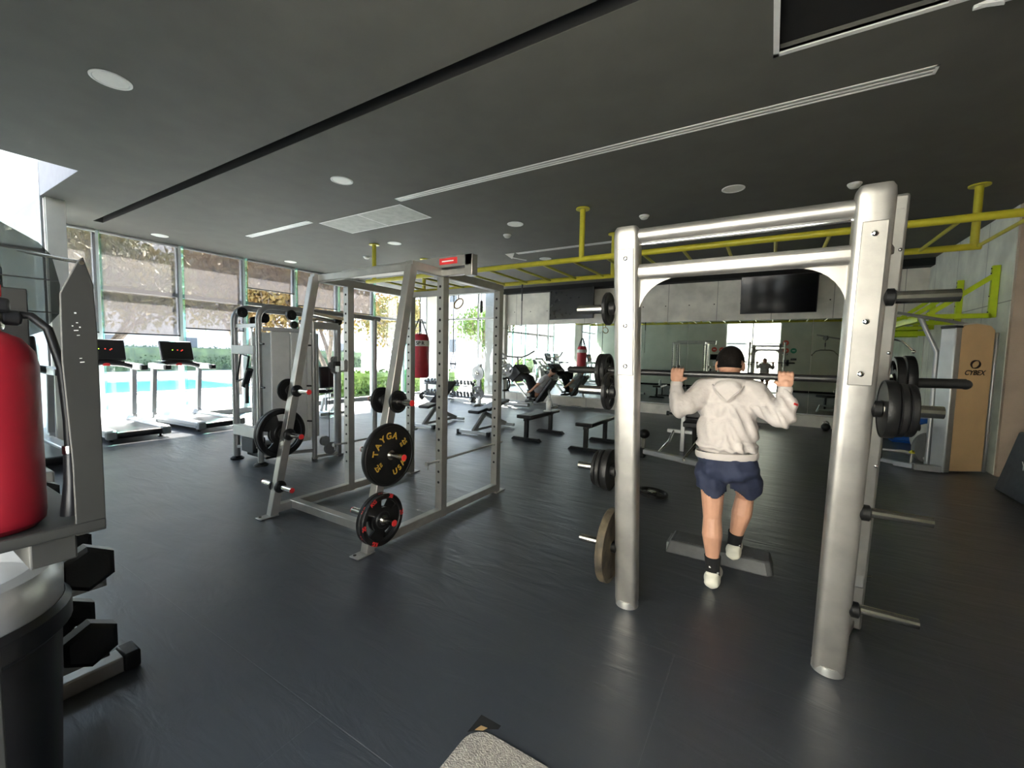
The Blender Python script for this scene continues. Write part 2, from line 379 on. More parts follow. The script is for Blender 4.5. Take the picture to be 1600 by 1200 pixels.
# window wall on the left: mullions, fins, transom, panes, blinds
mull = [2.05, 2.78, 4.09, 5.38, 6.65, 7.95, 9.25, 10.6, 11.75]
for i, y in enumerate(mull):
    struct(MB().b2((XL - .05, y - .045, 0), (XL + .03, y + .045, H)).build('window_%d' % (i + 1), 'frame_white', bevel=.004))
    struct(MB().b2((XL + .03, y + .045, .1), (XL + .11, y + .06, H)).build('trim_%d' % (20 + i), 'fin', smooth=False))
struct(MB().b2((XL - .04, 2.05, 2.62), (XL + .02, 11.75, 2.70)).build('trim_7', 'greyframe', smooth=False))
struct(MB().b2((XL - .06, 2.0, 0), (XL + .08, 11.75, .12)).build('trim_8', 'greyframe', smooth=False))
for i, (a, b) in enumerate(zip(mull, mull[1:])):
    struct(MB().b2((XL - .015, a + .045, .12), (XL - .005, b - .045, H)).build('window_%d' % (11 + i), 'glass', smooth=False))
for n_, (a, b, z, lb) in enumerate([(2.1, 2.76, 1.81, 'narrow mesh roller blind beside the cream column'), (2.82, 4.05, 1.81, 'mesh roller blind pulled lowest, behind the nearer treadmill'),
                      (4.15, 5.34, 1.98, 'mesh roller blind pulled low, behind the farther treadmill'), (5.46, 6.61, 3.03, 'short mesh roller blind left of the cable machine top'),
                      (6.72, 7.90, 2.75, 'mesh roller blind seen just left of the power rack top'), (8.0, 9.2, 2.72, 'mesh roller blind seen through the power rack')]):
    r = thing('roller_blind', lb, 'blind', (XL + .1, (a + b) / 2, H), 0, 'roller blinds on the window wall')
    MB().b2((-.004, a - (a + b) / 2, z - H), (.0, b - (a + b) / 2, -.03)).build('blind_fabric', 'blind', r, smooth=False)
    MB().tube((0, a - (a + b) / 2, -.035), (0, b - (a + b) / 2, -.035), .03).build('roller', 'greyframe', r)
    MB().b2((-.012, a - (a + b) / 2, z - H - .02), (.008, b - (a + b) / 2, z - H + .006)).build('bottom_rail', 'darksteel', r)
# tall frosted glass of the double-height corner, and the cream columns
struct(MB().b2((-9.30, YR - .1, 0), (-9.28, 1.80, 5.4)).build('window_31', 'frost', smooth=False))
struct(MB().b2((-9.33, 1.77, 0), (-9.25, 1.80, 5.4)).b2((-9.33, .55, 0), (-9.25, .6, 5.4)).b2((-9.33, YR, 2.9), (-9.25, 1.80, 2.96)).build('window_32', 'alu', smooth=False))
struct(MB().b2((-9.62, 1.82, 0), (-9.22, 2.03, H + .3)).build('trim_9', 'cream', bevel=.004))
struct(MB().b2((XL - .3, 11.75, 0), (-10.45, YB + .2, H)).build('trim_10', 'cream', bevel=.004))
struct(MB().b2((-8.12, YB - .12, 0), (-7.76, YB + .25, H)).build('trim_11', 'concrete', bevel=.004))
struct(MB().b2((-8.24, YB - .02, 0), (-8.12, YB + .1, H)).build('trim_12', 'white', smooth=False))
# glazing across the far left end
struct(MB().b2((-10.45, YB + .02, .1), (-8.24, YB + .03, H)).build('window_33', 'glass', smooth=False))
struct(MB().b2((-10.45, YB, 2.77), (-8.24, YB + .06, 2.84)).b2((-10.45, YB - .02, 0), (-8.24, YB + .08, .11)).b2((-9.0, YB, .1), (-8.95, YB + .06, H)).build('window_34', 'greyframe', smooth=False))
# mirror panels
mx = [-7.74, -4.7, -1.95, .8, 2.74]
for i, (a, b) in enumerate(zip(mx, mx[1:])):
    r = thing('wall_mirror', ['wall mirror panel under the left television', 'wall mirror panel behind the near left post of the silver lifting frame',
        'wall mirror panel behind the standing lifter and under the right television', 'wall mirror panel at the right end, behind the pulldown machine'][i], 'mirror', ((a + b) / 2, YB, .29), 0, 'mirror panels on the back wall')
    MB().b2((a - (a + b) / 2 + .003, -.012, 0), (b - (a + b) / 2 - .003, -.002, 2.26)).build('mirror_glass', 'mirror', r, smooth=False)
    MB().b2((a - (a + b) / 2, -.02, -.02), (b - (a + b) / 2, -.0, -.0)).build('sill', 'alu', r, smooth=False)

# ------------------------------------------------------------------ ceiling fittings
for x, y, lb in [(-4.72, 1.34, 'large round ceiling downlight nearest the camera, upper left of the photo'), (-4.79, 3.57, 'round downlight between the dark ceiling slot and the grille'),
                 (-.53, 6.17, 'round downlight above the silver lifting frame'), (-3.75, 6.13, 'round downlight left of the tall yellow rig post'),
                 (-6.54, 6.08, 'round downlight beside the far left yellow post'), (-10.28, 3.55, 'round downlight close to the windows over the treadmills'),
                 (-10.24, 6.15, 'round downlight at the window edge over the cable machine'), (-4.45, 8.6, 'round downlight just behind the yellow bars')]:
    r = thing('downlight', lb, 'ceiling light', (x, y, H), 0, 'round recessed downlights')
    MB().lathe([(.135, .002), (.135, -.006), (.118, -.01), (.113, -.004), (.113, .002)]).build('trim_ring', 'white', r)
    MB().lathe([(.113, .0), (.111, -.005), (.02, -.007)]).build('diffuser', 'offwhite', r)
for x, y, lb in [(.75, 6.68, 'white smoke detector above the right post of the lifting frame'), (-1.78, 6.69, 'white smoke detector left of the lifting frame top'),
                 (-4.21, 6.61, 'white smoke detector below a round downlight in mid ceiling'), (-8.03, 6.63, 'white smoke detector left of the far yellow post')]:
    r = thing('smoke_detector', lb, 'smoke detector', (x, y, H), 0, 'smoke detectors on the ceiling')
    MB().lathe([(.075, 0), (.075, -.012), (.07, -.018)]).build('base', 'white', r)
    MB().lathe([(.062, -.018), (.064, -.03), (.045, -.05), (.02, -.056)]).build('sensor_head', 'offwhite', r)
for x0, x1, y, lb in [(-4.67, .93, 4.40, 'long white linear air slot crossing the dark ceiling'), (-8.74, -6.77, 4.42, 'short white linear air slot left of the ceiling grille'),
                      (-8.83, -6.81, 7.87, 'white linear air slot behind the power rack top'), (-4.77, -2.2, 7.9, 'white linear air slot above the yellow bars')]:
    r = thing('linear_diffuser', lb, 'air vent', ((x0 + x1) / 2, y, H), 0, 'linear air slots in the ceiling'); L = (x1 - x0) / 2
    MB().b2((-L, -.06, -.006), (L, -.042, .01)).b2((-L, .042, -.006), (L, .06, .01)).b2((-L, -.06, -.006), (-L + .02, .06, .01)).b2((L - .02, -.06, -.006), (L, .06, .01)).b2((-L, -.008, -.005), (L, .012, .01)).build('frame', 'white', r, smooth=False)
    MB().b2((-L + .02, -.042, -.002), (L - .02, .042, .002)).build('slot', 'greyframe', r, smooth=False)
r = thing('ceiling_grille', 'pale two-panel return air grille flush in the ceiling', 'air vent', (-5.74, 4.88, H))
MB().b2((-.97, -.34, -.004), (.97, -.32, .01)).b2((-.97, .32, -.004), (.97, .34, .01)).b2((-.97, -.34, -.004), (-.95, .34, .01)).b2((.95, -.34, -.004), (.97, .34, .01)).b2((-.01, -.34, -.004), (.01, .34, .01)).build('frame', 'white', r, smooth=False)
for a, b in ((-.95, -.01), (.01, .95)):
    g = MB().b2((a, -.32, -.001), (b, .32, .003))
    for k in range(16): g.b2((a, -.31 + k * .04, -.003), (b, -.29 + k * .04, 0))
    g.build('louvre_panel', 'grille', r, smooth=False)
r = thing('ceiling_hatch', 'open black ceiling hatch with a white frame at the top right', 'hatch', (-.07, 3.63, H))
MB().b2((-.035, -.9, -.01), (0, .035, .02)).b2((-.035, 0, -.01), (1.35, .035, .02)).b2((.86, -.9, -.01), (.885, 0, .02)).b2((1.32, -.9, -.01), (1.35, .035, .02)).build('frame', 'white', r, smooth=False)
MB().b2((-.02, -.9, .05), (1.35, .02, .17)).build('cavity', 'dark', r, smooth=False)
r = thing('hatch_panel', 'loose white panel edge hanging beside the open ceiling hatch', 'panel', (.92, 3.71, H - .01))
MB().prism([(0, 0), (.1, -.03), (.42, .0), (.42, .03), (0, .02)], (0, 0, -.03), (1, 0, 0), (0, 1, 0), (0, 0, .02)).build('panel', 'white', r)
MB().beam((.02, 0, -.02), (.12, -.03, -.06), .04, .008).build('lip', 'white', r)
r = thing('ceiling_bracket', 'small white folded bracket hanging from the ceiling behind the grille', 'bracket', (-4.9, 7.83, H))
MB().prism([(-.14, .0), (.1, .0), (.06, -.13)], (0, 0, 0), (1, 0, 0), (0, .2, 1), (0, .01, 0)).build('bracket_plate', 'white', r)
MB().beam((.06, .0, -.1), (.26, .25, -.12), .03, .012).build('arm', 'white', r)

# ------------------------------------------------------------------ televisions
def tv(name, lb, x, y, z, tilt=-.02, sm='screen2'):
    r = thing(name, lb, 'television', (x, y, z)); r.rotation_euler = (tilt, 0, 0)
    MB().b2((-.78, -.03, -.45), (.78, .02, .45)).build('casing', 'plastic', r, bevel=.006)
    MB().b2((-.765, -.034, -.43), (.765, -.0301, .437)).build('screen', sm, r, smooth=False)
    MB().box((0, .1, 0), (.3, .2, .25)).box((0, .14, .1), (.04, .04, .6)).build('bracket', 'darksteel', r)
    return r
tv('television', 'wall television at the left, washed with window reflections', -5.26, 11.94, 3.12).rotation_euler = (.0, 0, -.16)
tv('television', 'black wall television above the standing lifter', .05, 11.98, 3.13, .20, 'screen')

# ================================================================== WEIGHT PLATES
def plate_mb(R, T, prof, holes=(), hub=.026, N=72):
    """disc with axis X; prof rows (r, half thickness); holes = (ring index, [(a0,a1)..])"""
    mb = MB(); bm = mb.bm; rr = [(hub, prof[0][1])] + list(prof)
    V = {}
    def v(i, j, s):
        k = (i, j % N, s)
        if k not in V:
            r, h = rr[i]; a = 2 * PI * j / N; V[k] = bm.verts.new((s * h, r * math.cos(a), r * math.sin(a)))
        return V[k]
    solid = {}
    for i in range(len(rr) - 1):
        for j in range(N):
            a = (j + .5) * 360 / N; hole = False
            for idx, rng in holes:
                if idx == i and any(a0 <= a <= a1 for a0, a1 in rng): hole = True
            solid[i, j] = not hole
    for (i, j), ok in solid.items():
        if not ok: continue
        for s in (1, -1): bm.faces.new((v(i, j, s), v(i + 1, j, s), v(i + 1, j + 1, s), v(i, j + 1, s)))
        for (ni, nj, e) in ((i - 1, j, ((i, j), (i, j + 1))), (i + 1, j, ((i + 1, j), (i + 1, j + 1))), (i, j - 1, ((i, j), (i + 1, j))), (i, j + 1, ((i, j + 1), (i + 1, j + 1)))):
            if not solid.get((ni, nj % N), False):
                (a, b) = e; bm.faces.new((v(*a, 1), v(*b, 1), v(*b, -1), v(*a, -1)))
    return mb
def grip_prof(R, T):
    h = T / 2
    return [(R * .18, h * .9), (R * .30, h * .9), (R * .34, h * .45), (R * .48, h * .45), (R * .78, h * .45), (R * .80, h * .5), (R * .84, h), (R * .97, h), (R, h * .7)]
def make_plate(kind, R, T, label, group, marks=True):
    r = thing('weight_plate', label, 'weight plate', (0, 0, 0), 0, group)
    if kind == 'grip':
        plate_mb(R, T, grip_prof(R, T), [(4, [(20, 85), (140, 205), (260, 325)])]).build('plate_body', 'rubber', r)
        if marks:
            t = MB()
            for k, a in enumerate((55, 110, 172, 230, 350)):
                p = Vector((T / 2 + .0005, R * .905 * math.cos(math.radians(a)), R * .905 * math.sin(math.radians(a))))
                m = Matrix.Translation(p) @ Matrix(((0, 0, 1), (1, 0, 0), (0, 1, 0))).to_4x4() @ Matrix.Rotation(math.radians(a - 90), 4, 'Z')
                t.text(['20', 'KG', '20', 'KG', '20'][k], R * .21, m, bold=True)
            t.build('numerals', 'redmark', r, smooth=False)
    elif kind == 'bumper':
        h = T / 2
        plate_mb(R, T, [(R * .2, h), (R * .24, h * .8), (R * .92, h * .8), (R * .93, h * .92), (R * .985, h * .92), (R, h * .7)]).build('plate_body', 'rubber', r)
    elif kind == 'worn':
        h = T / 2
        plate_mb(R, T, [(R * .2, h), (R * .26, h * .75), (R * .86, h * .75), (R * .89, h), (R * .98, h), (R, h * .7)]).build('plate_body', 'worn', r)
    else:
        h = T / 2
        plate_mb(R, T, [(R * .3, h), (R * .36, h * .7), (R * .78, h * .7), (R * .84, h), (R * .96, h), (R, h * .6)]).build('plate_body', 'rubber', r)
    MB().lathe([(.0262, -T / 2 - .002), (.038, -T / 2 - .002), (.038, T / 2 + .002), (.0262, T / 2 + .002)], axis='X', n=28).build('hub_ring', 'steel', r) if kind != 'small' else \
        MB().lathe([(.0262, -T / 2 - .001), (.033, -T / 2 - .001), (.033, T / 2 + .001), (.0262, T / 2 + .001)], axis='X', n=24).build('hub_ring', 'darksteel', r)
    return r

# ================================================================== POWER RACK
def make_power_rack():
    r = thing('power_rack', 'large silver power rack with two slanted front legs carrying plates', 'power rack', (-3.23, 3.0, 0))
    X0, X1 = -3.9, -2.58
    yl = lambda z: 2.13 + .2 * z
    def foot(mb, x, y, s):
        mb.b2((x - .05, y - .13 * s, 0), (x + .05, y + .04 * s, .012))
    def holes(mb, X, Y):
        mb.mark()
        for i in range(19):
            z = .35 + i * .1
            mb.tube((X, Y + .0005, z), (X, Y - .002, z), .0125, n=12); mb.tube((X, Y + .078, z), (X, Y + .0795, z), .0125, n=12)
    for k, X in enumerate((X0, X1)):
        L = MB().beam((X, yl(.0), .005), (X, yl(2.27), 2.27), .075, .075, up=(1, 0, 0)); foot(L, X, yl(0), 1)
        leg = L.build('front_leg', 'silver', r, bevel=.006, world=True)
        b = MB()
        for (dy, dx) in ((-.10, -.02),): b.tube((X + dx, yl(0) + dy, .01), (X + dx, yl(0) + dy, .017), .012)
        b.build('bolt', 'darksteel', leg, world=True)
        q = MB().b2((X - .0375, 2.945, .02), (X + .0375, 3.02, 2.25)); holes(q, X, 2.944); q.build('upright', 'silver', r, bevel=.004, world=True, m2='dark')
        q = MB().b2((X - .0375, 3.865, 0), (X + .0375, 3.94, 2.25)); foot(q, X, 3.9, -1); holes(q, X, 3.864); q.build('rear_upright', 'silver', r, bevel=.004, world=True, m2='dark')
        MB().b2((X - .037, 2.56, 2.23), (X + .037, 3.95, 2.305)).build('top_beam', 'silver', r, bevel=.006, world=True)
        MB().b2((X - .037, 2.16, .025), (X + .037, 3.94, .10)).build('base_beam', 'silver', r, bevel=.006, world=True)
        s = MB().tube((X, 2.78, .555), (X, 4.02, .555), .0115, n=14).tube((X, 2.78, .555), (X, 2.80, .555), .02, n=14).tube((X, 2.80, .50), (X, 2.80, .56), .006, n=8)
        s.build('safety_bar', 'greyframe', r, world=True)
        jh = MB().b2((X - .03, 2.90, 1.33), (X + .03, 2.944, 1.45)).b2((X - .03, 2.84, 1.33), (X + .03, 2.90, 1.345)).b2((X - .03, 2.835, 1.33), (X + .03, 2.85, 1.39)) if k == 0 else \
            MB().path([(X + .04, 3.96, 1.28)] + arc((X + .05, 4.02, 1.22), .07, 120, -90, 8, 'YZ') + [(X + .05, 3.95, 1.15)], .011, n=8)
        jh.build('bar_hook' if k == 0 else 'rubber_strap', 'silver' if k == 0 else 'rubber', r, world=True)
    MB().b2((X0, 2.30, .03), (X1, 2.375, .105)).build('front_crossbar', 'silver', r, bevel=.006, world=True)
    MB().b2((X0, 3.87, 2.235), (X1, 3.94, 2.30)).build('rear_crossbar', 'silver', r, bevel=.006, world=True)
    MB().b2((X0, 2.60, 2.235), (X1, 2.665, 2.30)).build('front_top_crossbar', 'silver', r, bevel=.006, world=True)
    pu = MB().b2((X0 - .02, 2.91, 2.305), (-2.20, 2.99, 2.40)).b2((-2.28, 2.91, 2.22), (-2.20, 2.99, 2.40)).b2((X1, 2.92, 2.235), (-2.21, 2.98, 2.29))
    pu = pu.build('pull_up_beam', 'silver', r, bevel=.006, world=True)
    bd = MB().b2((-2.56, 2.906, 2.33), (-2.36, 2.9105, 2.385)).build('badge', 'redmark', pu, bevel=.002, world=True)
    MB().b2((-2.53, 2.9052, 2.352), (-2.40, 2.906, 2.362)).build('badge_stripe', 'white', pu, smooth=False, world=True)
    # plate horns: two sides at three heights on each front leg
    for X in (X0, X1):
        for z in (1.16, .75, .27):
            y = yl(z)
            for s in (-1, 1):
                h = MB().tube((X + s * .035, y, z), (X + s * .235, y, z), .0245).build('plate_horn', 'steel', r, world=True)
                MB().lathe([(.026, s * .036), (.056, s * .036), (.056, s * .052), (.045, s * .06), (.026, s * .06)] if s > 0 else [(.026, -.06), (.045, -.06), (.056, -.052), (.056, -.036), (.026, -.036)], (X, y, z), 'X').build('rubber_collar', 'rubber', h, world=True)
                MB().tube((X + s * .233, y, z), (X + s * .24, y, z), .0235).build('end_cap', 'redmark', h, world=True)
    return r, yl
rack, yl = make_power_rack()
rg = 'plates stored on the power rack'
def put(p, x, y, z, rx=0.0, flip=False):
    p.location = (x, y, z); p.rotation_euler = (math.radians(rx), 0, PI if flip else 0); return p
p = make_plate('bumper', .245, .055, 'big black bumper plate with mustard lettering on the near rack leg', rg); put(p, -2.51, yl(.75), .75)
t = MB(); FX = .055 / 2 * .8 + .0012
def face_m(x, rad, a, rot): return Matrix.Translation((x, rad * math.cos(math.radians(a)), rad * math.sin(math.radians(a)))) @ Matrix(((0, 0, 1), (1, 0, 0), (0, 1, 0))).to_4x4() @ Matrix.Rotation(math.radians(rot), 4, 'Z')
for ch, a in zip('TAYGA', (168, 145, 121, 97, 73)): t.text(ch, .072, face_m(FX, .150, a, a - 90), .0008, bold=True)
for ch, a in zip('USA', (-72, -52, -33)): t.text(ch, .064, face_m(FX, .150, a, a + 90), .0008, bold=True)
t.text('25', .055, face_m(FX, .155, 212, 212 + 90), .0008, bold=True); t.text('KG', .026, face_m(FX, .115, 212, 212 + 90), .0008, bold=True)
t.text('25', .055, face_m(FX, .165, 30, 30 - 90), .0008, bold=True); t.text('KG', .026, face_m(FX, .125, 30, 30 - 90), .0008, bold=True)
t.build('lettering', 'yellowmark', p, smooth=False)
g1 = make_plate('grip', .20, .036, 'black grip plate with red numerals, lowest outer plate on the near rack leg', rg); put(g1, -2.475, yl(.27), .27, 12)
g2 = dup(g1, (-2.515, yl(.27), .27), (.6, 0, 0), 'black grip plate tucked behind the outer one, lowest on the near rack leg')
g3 = make_plate('grip', .235, .034, 'large black three-hole grip plate nearer the post of the left rack leg', rg, marks=False); put(g3, -3.985, yl(.75), .75, 20)
g4 = dup(g3, (-4.024, yl(.75), .75), (.5, 0, 0), 'large black grip plate outermost on the left rack leg')
s1 = make_plate('small', .105, .030, 'small black plate with reddish face, inner side of the near rack leg top', rg); put(s1, -2.685, yl(1.16), 1.16)
dup(s1, (-2.495, yl(1.16), 1.16), None, 'small black plate on the camera side of the near rack leg top', rg, (.9, .85, .85))
dup(s1, (-4.0, yl(1.16), 1.16), None, 'small black plate at the top of the left rack leg', rg, (1, 1.05, 1.05))
# small black ball beside the rack base
# ================================================================== SMITH MACHINE
YS = lambda z: 2.57 - .1295 * z       # leaning front posts
def make_smith():
    r = thing('smith_machine', 'big champagne-silver smith machine framing the standing lifter', 'smith machine', (-.18, 2.7, 0))
    XA, XB = -.69, .325
    for X, top in ((XA, 2.24), (XB, 2.27)):
        post = MB()
        n = 20; rings = []; w, d = .067, .052
        def ringpts(z, k):
            o = []
            for i in range(n * 2):
                a = 2 * PI * i / (n * 2); ca, sa = math.cos(a), math.sin(a); e = .45
                o.append(post.bm.verts.new((X + w * k * math.copysign(abs(ca) ** e, ca), YS(z) + d * k * math.copysign(abs(sa) ** e, sa), z)))
            return o
        for z, k in ((.012, .93), (.05, 1), (top - .05, 1), (top - .02, .95), (top - .004, .8), (top, .5)): rings.append(ringpts(z, k))
        for A, B in zip(rings, rings[1:]):
            for i in range(len(A)): post.bm.faces.new((A[i], A[(i + 1) % len(A)], B[(i + 1) % len(A)], B[i]))
        post.bm.faces.new(rings[0][::-1]); post.bm.faces.new(rings[-1])
        po = post.build('front_post', 'silver2', r, world=True, angle=50)
        ft = MB().lathe([(.062, 0), (.069, .004), (.069, .03), (.066, .045)], (X, YS(0), 0), 'Z'); ft.build('rubber_foot', 'greyframe', po, world=True)
        # access plate with bolts on the camera face
        z0, z1 = 1.45, 2.12
        MB().beam((X + .004, YS(z0) - d - .002, z0), (X + .004, YS(z1) - d - .002, z1), .085, .006, up=(0, 1, 0)).build('cover_plate', 'silver2', po, bevel=.003, world=True)
        for z in (z0 + .05, 1.72, z1 - .05):
            MB().lathe([(.012, 0), (.012, -.005), (.007, -.010), (.001, -.011)], (X + .004, YS(z) - d - .005, z), 'Y', n=16).build('bolt', 'chrome', po, world=True)
        # horns and rubber collars
        s = -1 if X < -.2 else 1
        for z, L, rr in ((1.82, .20, .0255), (1.35, .20, .0255), (.87, .215, .0225), (.38, .215, .0225)):
            a = X + s * .05; h = MB().tube((a, YS(z), z), (a + s * (.04 + L), YS(z), z), rr).build('plate_horn', 'steel', r, world=True)
            pr = [(.002, -.022), (.018, -.012), (.036, .008), (.036, .034), (.027, .04)]
            if s < 0: pr = [(q, -w_) for q, w_ in pr][::-1]
            MB().lathe(pr, (X + s * .055, YS(z) - .02, z), 'X', n=24).build('rubber_collar', 'rubber', h, world=True)
        # rear column, guide rod, stops
        xr = X + s * .145
        YR2 = lambda z: 3.0 + .1295 * (1.445 - z)
        MB().beam((xr + s * .01, YR2(0.02) - .13, .02), (xr + s * .01, YR2(2.36) - .13, 2.36), .05, .085, up=(1, 0, 0)).build('rear_column', 'silver', r, bevel=.012, world=True)
        rod = MB().tube((xr - s * .005, YR2(.36) - .03, .36), (xr - s * .005, YR2(2.3) - .03, 2.3), .0125, n=18).build('guide_rod', 'chrome', r, world=True)
        bk = MB().b2((xr - .045, YR2(.32) - .16, .28), (xr + .045, YR2(.32) + .02, .37)); bk.build('rod_bracket', 'greyframe', r, bevel=.01, world=True)
        MB().path([(xr + s * .02, YR2(.33) - .05, .35), (xr + s * .06, YR2(.33) - .06, .32), (xr + s * .085, YR2(.33) - .07, .33)], .006).build('safety_hook', 'steel', r, world=True)
        MB().b2((xr - .04, YR2(2.33) - .15, 2.28), (xr + .04, YR2(2.33) + .0, 2.34)).build('top_bracket', 'silver', r, bevel=.006, world=True)
        MB().beam((X, YS(.05), .05), (xr, YR2(.05) - .13, .05), .05).beam((X, YS(2.1), 2.1), (xr, YR2(2.1) - .13, 2.1), .04).build('side_link', 'silver', r, bevel=.008, world=True)
        for z in (.7, 1.0, 1.3, 1.6, 1.9, 2.1):
            MB().sph((xr + s * .035, YR2(z) - .15, z), .011, n=10).build('peg', 'chrome', r, world=True)
        # carriage
        c = MB().b2((xr - .03, 2.93, 1.40), (xr + .03, 3.03, 1.58)).build('carriage', 'greyframe', r, bevel=.008, world=True)
    # tubes between the posts
    MB().tube((XA, YS(2.19), 2.19), (XB, YS(2.19), 2.19), .036, n=28).build('top_tube', 'silver2', r, world=True)
    MB().tube((XA + .05, YS(2.19) + .02, 2.15), (XB - .05, YS(2.19) + .02, 2.15), .011, n=14).build('thin_tube', 'chrome', r, world=True)
    cb = MB().b2((XA + .02, YS(2.0) - .035, 1.965), (XB - .02, YS(2.0) + .035, 2.045)).build('crossbar', 'silver2', r, bevel=.026, seg=4, world=True)
    for s, X in ((1, XA + .06), (-1, XB - .06)):
        pts = [(0, 0), (s * .20, 0)] + [(s * (.20 - .20 * math.sin(math.radians(a))), -.20 + .20 * math.cos(math.radians(a))) for a in range(10, 91, 10)]
        MB().prism(pts, (X, YS(1.96) + .006, 1.968), (1, 0, 0), (0, -.0, 1), (0, .008, 0)).build('gusset', 'silver2', r, world=True)
    # the bar riding on the rods
    bar = MB().tube((-.90, 3.0, 1.447), (.52, 3.0, 1.452), .0205, n=22).build('bar', 'darksteel', r, world=True)
    for a, b in ((-1.31, -.90), (.52, .84)):
        MB().tube((a, 3.0, 1.446), (b, 3.0, 1.452), .0255, n=22).sph((a if a < -1 else b, 3.0, 1.449), .0255).build('bar_sleeve', 'darksteel', bar, world=True)
    return r
make_smith()
bg_ = 'plates on the smith machine bar'; hg = 'plates stored on the smith machine horns'
a = make_plate('grip', .125, .032, 'black grip plate on the left bar end, nearer the post', bg_, marks=False); put(a, -1.02, 3.0, 1.448, 25)
dup(a, (-1.058, 3.0, 1.447), (.2, 0, 0), 'black grip plate on the left bar end, outer one of the pair')
b = make_plate('grip', .132, .036, 'black grip plate on the right bar end, nearer the post', bg_, marks=False); put(b, .575, 3.0, 1.452, 40)
q = make_plate('bumper', .138, .040, 'smooth black plate on the right bar end, outer one of the pair', bg_); put(q, .617, 3.0, 1.452)
s2 = make_plate('small', .092, .022, 'small plate alone on the top left horn of the smith machine', hg); put(s2, -.80, YS(1.82), 1.82)
s3 = make_plate('grip', .110, .024, 'thin grip plate on the second left horn, under the bar', hg, marks=False); put(s3, -.80, YS(1.35), 1.35, 10)
s4 = make_plate('bumper', .125, .040, 'thick black plate nearest the post on the third left horn', hg); put(s4, -.80, YS(.87), .87)
s5 = make_plate('small', .115, .026, 'middle one of three plates on the third left horn', hg); put(s5, -.842, YS(.87), .87)
s6 = make_plate('small', .105, .022, 'outermost of three plates on the third left horn', hg); put(s6, -.872, YS(.87), .87)
s7 = make_plate('worn', .225, .046, 'worn brownish bumper plate on the lowest left horn', hg); put(s7, -.795, YS(.38), .38)
s8 = make_plate('bumper', .125, .042, 'thick black plate nearest the post on the second right horn', hg); put(s8, .44, YS(1.35), 1.35)
s9 = make_plate('small', .115, .028, 'middle plate on the second right horn', hg); put(s9, .480, YS(1.35), 1.35)
s10 = make_plate('small', .112, .026, 'outermost shiny plate on the second right horn', hg); put(s10, .510, YS(1.35), 1.35)

# ================================================================== THE LIFTER
P = thing('person', 'standing person in cream hooded top and navy shorts with a bar across the shoulders', 'person', (-.22, 3.1, 0))
Yb = 3.0; Zb = 1.449
body = []
# head (facing away, +Y), slightly bowed
hc = Vector((-.23, 3.13, 1.525))
body += [('e', hc, (.076, .093, .100), (-.15, 0, 0)), ('e', hc + Vector((0, .045, -.045)), (.058, .055, .070), (-.15, 0, 0)), ('e', hc + Vector((0, .075, -.095)), (.030, .026, .024)),
         ('e', hc + Vector((0, .097, -.015)), (.013, .022, .026)), ('e', hc + Vector((0, .110, -.030)), (.016, .013, .011)),
         ('e', hc + Vector((0, .088, .018)), (.055, .012, .010)), ('e', hc + Vector((0, .098, -.062)), (.024, .010, .006)), ('e', hc + Vector((0, .096, -.072)), (.020, .010, .006)),
         ('e', hc + Vector((-.079, .0, -.022)), (.010, .020, .032), (0, 0, .3)), ('e', hc + Vector((.079, .0, -.022)), (.010, .020, .032), (0, 0, -.3)),
         ('c', (-.225, 3.10, 1.38), (-.23, 3.115, 1.47), .060, .055)]
# trunk
body += [('e', (-.225, 3.10, 1.28), (.165, .10, .13)), ('e', (-.22, 3.10, 1.08), (.14, .095, .16)), ('e', (-.205, 3.10, .90), (.13, .09, .11)),
         ('c', (-.225, 3.10, 1.37), (-.37, 3.08, 1.33), .050, .045), ('c', (-.225, 3.10, 1.37), (-.08, 3.08, 1.33), .050, .045)]
# arms to the bar
armL = [((-.37, 3.07, 1.32), .042), ((-.485, 2.955, 1.215), .042), ((-.53, 2.975, 1.385), .026)]
armR = [((-.075, 3.07, 1.32), .042), ((.06, 2.955, 1.205), .042), ((.08, 2.975, 1.385), .026)]
body += [('chain', armL), ('chain', armR)]
def hand(xc, s):
    o = [('e', (xc, 2.967, 1.425), (.040, .017, .044)), ('c', (xc, 2.973, 1.385), (xc, 2.968, 1.42), .025, .026)]
    for i, (dx, ln, rr) in enumerate(((-.0315, 1.0, .0088), (-.0105, 1.08, .0092), (.0108, 1.04, .0090), (.031, .86, .0080))):
        x = xc + s * dx
        o.append(('chain', [((x, 2.965, 1.440), rr + .001), ((x, 2.974, 1.473), rr + .0012), ((x - s * .001, 3.002, 1.4785 * 1.0 + .002 * ln), rr), ((x - s * .002, 3.027, 1.462), rr), ((x - s * .002, 3.026, 1.438 - .004 * ln), rr - .001)]))
    t0 = xc - s * .030
    o.append(('chain', [((t0, 2.962, 1.405), .012), ((t0 - s * .016, 2.974, 1.418), .011), ((t0 - s * .022, 3.0, 1.4185), .0098), ((t0 - s * .014, 3.026, 1.428), .0088)]))
    return o
body += hand(-.53, -1); body += hand(.08, 1)
# legs
legs = [[((-.285, 3.10, .86), .078), ((-.29, 3.10, .66), .073), ((-.282, 3.10, .48), .058), ((-.276, 3.082, .37), .064), ((-.268, 3.09, .23), .045), ((-.262, 3.10, .09), .034), ((-.262, 3.15, .05), .034), ((-.262, 3.24, .035), .028)],
        [((-.135, 3.12, .86), .078), ((-.118, 3.26, .74), .074), ((-.106, 3.40, .585), .058), ((-.120, 3.37, .46), .066), ((-.142, 3.375, .33), .048), ((-.158, 3.40, .20), .034), ((-.162, 3.45, .15), .034), ((-.162, 3.54, .135), .028)]]
for l in legs: body.append(('chain', l))
bo = blob('body', body, 'skin', P, voxel=.0038, smooth=2)
